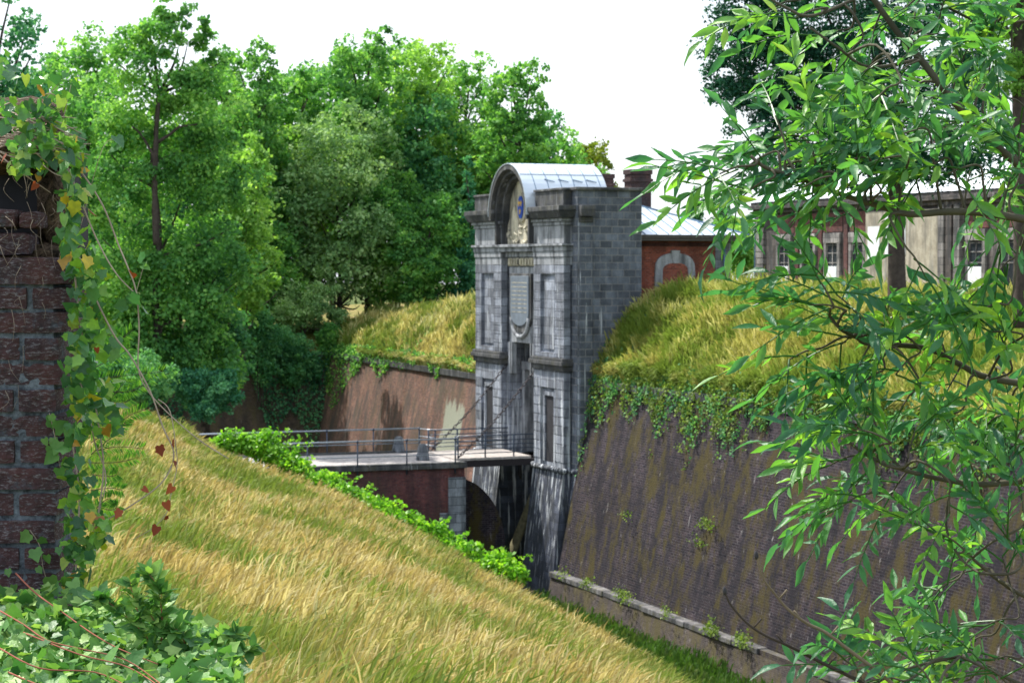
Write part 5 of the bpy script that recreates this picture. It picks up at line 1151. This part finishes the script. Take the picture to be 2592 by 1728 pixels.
# few grass stalks
# yew sprigs behind the ivy
YW = thing('yew', 'yew sprigs with flat needles behind the hanging ivy', 'plant', (0, 0, 0)); st5 = MB(); O = []; Dd = []; N = []
TVn = [(0, 0, 0), (.5, .06, 0), (1, 0, 0), (.5, -.06, 0)]
for pts in ([(230, 1120), (290, 1080), (330, 1050), (370, 1035)], [(240, 1140), (300, 1130), (362, 1135)], [(220, 1170), (290, 1170), (340, 1160)], [(230, 1150), (300, 1090), (318, 1065)], [(230, 1240), (280, 1235), (310, 1240)], [(230, 1200), (275, 1205), (296, 1200)], [(230, 1060), (280, 1010), (320, 960)], [(240, 900), (290, 870), (335, 835)], [(240, 960), (320, 950), (410, 940)], [(240, 930), (300, 900), (330, 880)], [(250, 990), (330, 990), (380, 960)], [(240, 1280), (280, 1290), (300, 1280)], [(230, 1000), (300, 1020), (330, 1010)], [(210, 1320), (260, 1270), (280, 1260)], [(225, 1100), (260, 1040), (285, 1020)], [(220, 860), (260, 850), (300, 845)]):
    sp = stem([(u, v, 6.2) for u, v in pts], .002, .001, st=st5)
    for i in range(1, len(sp)):
        for k in np.linspace(0, 1, 4):
            p_ = sp[i - 1] * (1 - k) + sp[i] * k; t = nrm(sp[i] - sp[i - 1])
            for s_ in (-1, 1): O.append(p_); Dd.append(t * .55 + s_ * np.array([-t[2], 0, t[0]]) + rg_.normal(size=3) * .15)
n = len(O); V, FL, r = scatter(TVn, LF, O, Dd, np.tile([0, -1, .3], (n, 1)) + rg_.normal(size=(n, 3)) * .2, .03, None); link('needles', np_mesh('needles', V, FL, r), M['yew'], YW); st5.build('stems', M['bark'], YW)

# ------------------------------------------------------------------ foreground: ash boughs on the right
AS = thing('ash_tree', 'ash boughs with long compound leaves hanging in from the right', 'tree', (0, 0, 0)); st = MB()
LO = []; LD = []; LN = []; LS = []; LR = []; rach = MB(); rga = np.random.default_rng(17)
prof = [(0, .0), (.12, .06), (.3, .12), (.5, .135), (.7, .10), (.87, .045), (1, 0)]
TVa = []; TFa = []
for i, (x, w_) in enumerate(prof): TVa += [(x, w_, .35 * w_ - .16 * x * x), (x, 0, -.16 * x * x), (x, -w_, .35 * w_ - .16 * x * x)]
for i in range(len(prof) - 1): TFa += [(3 * i, 3 * i + 3, 3 * i + 4, 3 * i + 1), (3 * i + 1, 3 * i + 4, 3 * i + 5, 3 * i + 2)]
def compound(p, d, L=.2, up=None):
    """one pinnate leaf: rachis from p along d drooping, leaflets in pairs"""
    d = nrm(np.array(d, float)); n = rga.integers(4, 6); side = nrm(np.cross(d, np.array([rga.normal() * .5, rga.normal() * .5 - .25, 1.0]))); nn = np.cross(side, d)
    if nn[2] < 0: nn = -nn
    pts = []; dr = rga.uniform(.02, .42)
    for i in range(7):
        k = i / 6; pts.append(p + d * L * k + np.array([0, 0, -1]) * L * dr * k * k)
    rach.tube(pts, [.0016, .0015, .0013, .0012, .001, .0009, .0007], 4); r0 = rga.random() * .75
    for i in range(n):
        k = .32 + .6 * i / (n - .3); q = p + d * L * k + np.array([0, 0, -1]) * L * dr * k * k; t = nrm(d + np.array([0, 0, -2 * dr * k]))
        for s_ in (-1, 1):
            LO.append(q); LD.append(t * .75 + s_ * side * rga.uniform(.6, .95) + np.array([0, 0, -.12 + rga.normal() * .28]) + rga.normal(size=3) * .15); LN.append(nn + rga.normal(size=3) * .55); LS.append(rga.uniform(.030, .056) * (L / .16) ** .5); LR.append(np.clip(r0 + rga.random() * .3, 0, 1))
    LO.append(pts[-1]); LD.append(nrm(pts[-1] - pts[-2]) + rga.normal(size=3) * .1); LN.append(nn + rga.normal(size=3) * .2); LS.append(.05); LR.append(r0)
BG = []
def bough(pts, r0, r1, k=6):
    p = [P(u, v, Y) for u, v, Y in pts]; sp = smooth_path(p, k); m_ = MB(); m_.tube(sp, list(np.linspace(r0, r1, len(sp)) * .62), 8); BG.append((np.array(sp), m_)); return sp
def spray(p, d, m_=6, L=.2, tw=.12):
    """short twig with compound leaves fanned around its end"""
    d = nrm(np.array(d, float)); e = p + d * tw; best = None
    for sp, m_b in BG:
        dd = np.linalg.norm(sp - p, axis=1) + .35 * np.maximum(0, (sp - p) @ d); i = int(np.argmin(dd[1:])) + 1
        if best is None or dd[i] < best[0]: best = (dd[i], sp[i], m_b, nrm(sp[i] - sp[i - 1]))
    _, q0, mbb, tq = best; L0 = np.linalg.norm(p - q0)
    path = [q0, (q0 + p) / 2 + (tq - d) * .15 * L0 + np.array([0, 0, .06 * L0]), p, (p + e) / 2 + np.array([0, 0, .004]), e] if L0 > .01 else [q0, p, e]
    sp2 = smooth_path(path, 4); mbb.tube(sp2, list(np.linspace(.0026, .0012, len(sp2))), 5)
    m_ = max(3, int(m_ * .72 + .4))
    for i in range(m_):
        f = i / max(1, m_ - 1); q = p + d * tw * (.45 + .55 * f); sd_ = rga.normal(size=3) * np.array([.75, .65, .5]); compound(q, d * (.6 + .6 * f) + sd_ + np.array([-.1, 0, .12]), L * .74 * rga.uniform(.7, 1.1))
B1 = bough([(2640, 470, 3.4), (2500, 350, 3.35), (2400, 240, 3.3), (2330, 150, 3.3), (2270, 80, 3.3), (2200, -20, 3.3), (2160, -100, 3.3)], .012, .007)
B2 = bough([(2680, 570, 3.1), (2500, 540, 3.1), (2400, 536, 3.1), (2300, 542, 3.1), (2220, 520, 3.1), (2130, 492, 3.1), (2020, 450, 3.05), (1940, 425, 3.0), (1900, 395, 3.0)], .0105, .004)
B3 = bough([(2680, 985, 3.3), (2500, 955, 3.3), (2430, 922, 3.3), (2340, 880, 3.25), (2200, 870, 3.2), (2170, 855, 3.15), (2130, 835, 3.1), (2100, 800, 3.1)], .010, .0035)
B4 = bough([(2680, 1205, 3.2), (2500, 1225, 3.2), (2400, 1215, 3.2), (2300, 1192, 3.15), (2210, 1160, 3.1), (2150, 1120, 3.1)], .009, .0035)
B5 = bough([(2410, 1220, 3.2), (2395, 1330, 3.2), (2430, 1410, 3.15), (2480, 1450, 3.1)], .004, .003)
B6 = bough([(2700, 1560, 3.3), (2560, 1490, 3.25), (2470, 1420, 3.2), (2440, 1385, 3.2)], .006, .0035)
B7 = bough([(2700, 1780, 3.0), (2560, 1720, 3.0), (2430, 1660, 3.0)], .006, .003)
B8 = bough([(2200, -20, 3.3), (2060, 40, 3.2), (1990, 20, 3.2), (1920, -20, 3.2)], .005, .003)
B9 = bough([(2330, 150, 3.3), (2200, 170, 3.25), (2120, 120, 3.2), (2050, 70, 3.2)], .005, .003)
B10 = bough([(2270, -60, 3.5), (2400, 20, 3.5), (2500, 60, 3.5), (2620, 50, 3.5)], .005, .003)
def pt(u, v, Y=3.15): return P(u, v, Y)
# sprays: (u, v, direction du, dv, number, leaf length, depth)
SP = [
 # upper silhouetted group
 (1870, 372, -1, .0, 4, .2, 3.0), (1880, 395, -1, .3, 3, .2, 3.02), (1905, 405, -.9, .5, 4, .2, 3.0), (1930, 400, -.3, -1, 4, .19, 3.0), (1960, 430, -.8, .6, 4, .2, 3.0), (2020, 440, -.1, -1, 4, .2, 3.0), (2000, 450, -.6, .9, 4, .18, 3.05), (1850, 440, -1, .25, 3, .2, 3.05), (1900, 470, -.9, .55, 4, .2, 3.05),
 (2060, 465, -1, .35, 4, .2, 3.1), (2100, 480, .1, -1, 5, .19, 3.1), (2140, 495, -.5, 1, 4, .16, 3.1),
 # top group
 (1990, 20, -.9, .3, 5, .2, 3.2), (2050, 70, -1, .4, 6, .2, 3.2), (2080, 90, -.6, .9, 6, .2, 3.2), (1920, 0, -1, .3, 5, .19, 3.2), (2150, 140, -.8, .5, 6, .2, 3.2), (2230, 30, -.3, 1, 7, .2, 3.3), (2300, 110, .9, -.3, 7, .2, 3.3),
 (2200, 170, -.5, .8, 7, .2, 3.2), (2280, 200, -.7, .6, 7, .2, 3.2), (2330, 150, -.9, .6, 7, .2, 3.25), (2400, 240, -.9, .3, 7, .2, 3.25), (2420, 200, .4, -1, 7, .2, 3.3), (2480, 300, -1, .2, 7, .2, 3.3), (2500, 200, .2, -1, 7, .2, 3.3), (2560, 120, .0, -1, 7, .2, 3.35), (2560, 250, .5, .4, 7, .2, 3.35), (2370, 60, .3, -.8, 7, .2, 3.35), (2450, 60, -.3, .6, 7, .2, 3.4), (2330, -10, -.5, .5, 6, .2, 3.4), (2540, 20, -.3, .6, 7, .2, 3.4),
 (2350, 330, -1, .2, 7, .2, 3.2), (2260, 290, -1, .6, 6, .2, 3.2), (2300, 400, -1, .1, 7, .19, 3.15), (2400, 400, -.8, .5, 7, .19, 3.2), (2480, 420, -.8, .2, 7, .2, 3.2), (2560, 380, -.5, .8, 7, .2, 3.25), (2200, 400, -.8, .2, 6, .19, 3.1), (2230, 480, -.6, -.6, 6, .18, 3.1), (2330, 500, -.3, -1, 7, .19, 3.1), (2440, 520, .2, -1, 7, .19, 3.1), (2540, 520, .3, -1, 6, .19, 3.1), (2580, 450, .0, -.8, 6, .2, 3.2),
 # middle right
(2520, 560, .1, 1, 7, .19, 3.15), (2580, 640, -.6, .6, 7, .2, 3.15), (2290, 620, .6, .9, 4, .2, 3.1), (2560, 760, -.9, .3, 7, .19, 3.2), (2590, 850, -.8, -.1, 7, .2, 3.2),
 # centre group B3
 (1990, 785, -1, -.15, 6, .2, 3.1), (2030, 810, -.8, -.8, 6, .19, 3.1), (2050, 830, -.9, .5, 6, .2, 3.1), (1960, 775, -.6, -1, 4, .18, 3.1), (2110, 850, -.3, -1, 5, .2, 3.1), (2130, 865, -.8, .7, 6, .19, 3.12), (2200, 870, -.4, 1, 6, .18, 3.15), (2260, 880, -.3, -1, 6, .19, 3.2), (2330, 885, -.8, .8, 7, .19, 3.2), (2400, 920, -.3, -1, 7, .19, 3.2), (2430, 930, -.6, 1, 7, .18, 3.2), (2520, 960, -.4, 1, 7, .19, 3.25), (2560, 940, -.3, -1, 7, .19, 3.25), (2240, 930, -.8, .6, 5, .18, 3.15), (2330, 970, -.6, .8, 6, .18, 3.2), (2440, 1030, -.7, .6, 6, .18, 3.2), (2550, 1040, -.7, .5, 6, .18, 3.2), (1930, 880, -.8, .3, 3, .18, 3.1),
 # lower group B4
 (2150, 1120, -1, -.4, 6, .2, 3.1), (2180, 1150, -.9, .3, 6, .19, 3.1), (2220, 1165, -.7, .8, 5, .17, 3.1), (2120, 1100, -.4, -1, 4, .18, 3.1), (2110, 1240, -1, .5, 3, .18, 3.1), (2300, 1190, -.6, .9, 4, .17, 3.15), (2290, 1180, .3, -1, 4, .17, 3.15), (2400, 1215, .1, 1, 4, .17, 3.15), (2480, 1225, .2, 1, 3, .17, 3.2), (2540, 1200, .4, -.8, 4, .18, 3.2), (2560, 1150, .3, -.9, 4, .18, 3.2),
 # bottom right
 (2440, 1390, -.8, -.5, 5, .19, 3.15), (2480, 1440, -.9, .3, 6, .2, 3.15), (2430, 1460, -.8, .5, 5, .19, 3.15), (2560, 1490, -.2, -.8, 6, .19, 3.2), (2580, 1560, -.9, .3, 7, .2, 3.15), (2520, 1600, -.8, .4, 6, .2, 3.1), (2590, 1660, -.9, .1, 7, .2, 3.05), (2430, 1660, -1, -.1, 6, .19, 3.0), (2450, 1720, -1, .1, 6, .19, 3.0), (2300, 1720, -.9, .0, 5, .19, 3.0), (2200, 1730, -.6, -.6, 4, .17, 3.0), (2560, 1740, -.6, -.5, 7, .19, 3.05), (2590, 1420, -.4, -.6, 6, .19, 3.2), (2370, 1745, -.4, -.5, 5, .18, 3.0), (2590, 1330, .0, -.6, 3, .18, 3.2),
]
for u, v, du, dv, m_, L, Y in SP:
    if 360 < v < 500 and u < 2150: u += 60; v -= 22
    if u < 2160 and not (360 < v < 500): u += 150 if 650 < v < 960 else 105
    spray(P(u, v, Y + rga.uniform(-.12, .18)), (du, rga.uniform(-.25, .25), -dv), m_, L, .055)
# four shapes of leaflet: flat, arched, twisted, folded with a wavy edge
def leaflet(curl, twist, fold, wave):
    out = []
    for i, (x, w_) in enumerate(prof):
        for s_ in (1, 0, -1):
            y = w_ * s_; z = fold * abs(y) - curl * x * x + wave * math.sin(x * 17 + s_) * abs(s_); c_, sn = math.cos(twist * x), math.sin(twist * x)
            out.append((x, y * c_ - z * sn * .6, z * c_ + y * sn))
    return out
LO, LD, LN, LS, LR = map(np.array, (LO, LD, LN, LS, LR)); kind_ = rga.integers(0, 5, len(LO)); VV = []; FF = []; RR = []; off = 0
for k_, sh in enumerate((leaflet(.12, 0, .3, 0), leaflet(.4, .3, .5, .02), leaflet(.05, 1.3, .4, .015), leaflet(.25, -1.1, .9, .02), leaflet(-.15, .5, .8, .02))):
    m_ = kind_ == k_; V, FL, r = scatter(sh, [TFa], LO[m_], LD[m_], LN[m_], LS[m_], LR[m_]); VV.append(V); FF.append(FL[0] + off); RR.append(r); off += len(V)
link('leaves', np_mesh('leaves', np.concatenate(VV), [np.concatenate(FF)], np.concatenate(RR)), M['ash'], AS, True); rach.build('leaf_stalks', M['yew'], AS)
mb = MB(); mb.tube(smooth_path([(1.75, 3.7, 7.2), (1.72, 3.65, 8.6), (1.68, 3.7, 10), (1.75, 3.7, 12), (1.7, 3.65, 13.5)]), list(np.linspace(.11, .05, 25)), 10); mb.build('trunk', M['ash_bark'], AS, smooth=True)
for sp, m_b in BG:
    for e in (sp[0], sp[-1]):
        if e[0] / e[1] > .262:
            q_ = np.array([1.7, 3.67, e[2] - .28]); m_b.tube(smooth_path([e, (e + q_) / 2 + np.array([0, 0, .03]), q_], 4), list(np.linspace(.008, .022, 9)), 8)
for sp, m_b in BG: m_b.build('bough', M['ash_bark'], AS, smooth=True)
# bare twigs with black buds
for pts, lab, mt in (([(1915, 1408, 2.9), (1932, 1462, 2.9), (1960, 1500, 2.9), (1992, 1538, 2.9), (2040, 1575, 2.9), (2090, 1600, 2.9), (2150, 1645, 2.9), (2230, 1705, 2.9), (2330, 1790, 2.9)], 'pale bare ash twig with a black end bud, upper of two', 'bark_light'),
                 ([(1835, 1498, 2.9), (1850, 1530, 2.9), (1890, 1575, 2.9), (1935, 1606, 2.9), (2000, 1635, 2.9), (2080, 1676, 2.9), (2160, 1715, 2.9), (2280, 1780, 2.9)], 'dark bare ash twig with a black end bud, lower of two', 'bark')):
    th = thing('bare_twig', lab, 'twig', (0, 0, 0), 0, 'bare ash twigs'); sp = smooth_path([P(*p_) for p_ in pts], 5); mb = MB(); mb.tube(sp, list(np.linspace(.0014, .0032, len(sp))), 7)
    for i in (12, 19, 26, 32):
        if i < len(sp) - 1: mb.tube([sp[i], sp[i] + np.array([(-1) ** i * .012, 0, .014])], [.0012, .0017], 5)
    mb.build('stem', M[mt], th, smooth=True)
    mb = MB(); c = sp[0]; mb.tube([c + np.array([0, 0, -.004]), c, c + np.array([-.001, 0, .005]), c + np.array([-.001, 0, .009])], [.0018, .0034, .0028, .0006], 7); mb.build('bud', M['shade_and_bud'], th, smooth=True)
print('objects', len(bpy.data.objects))
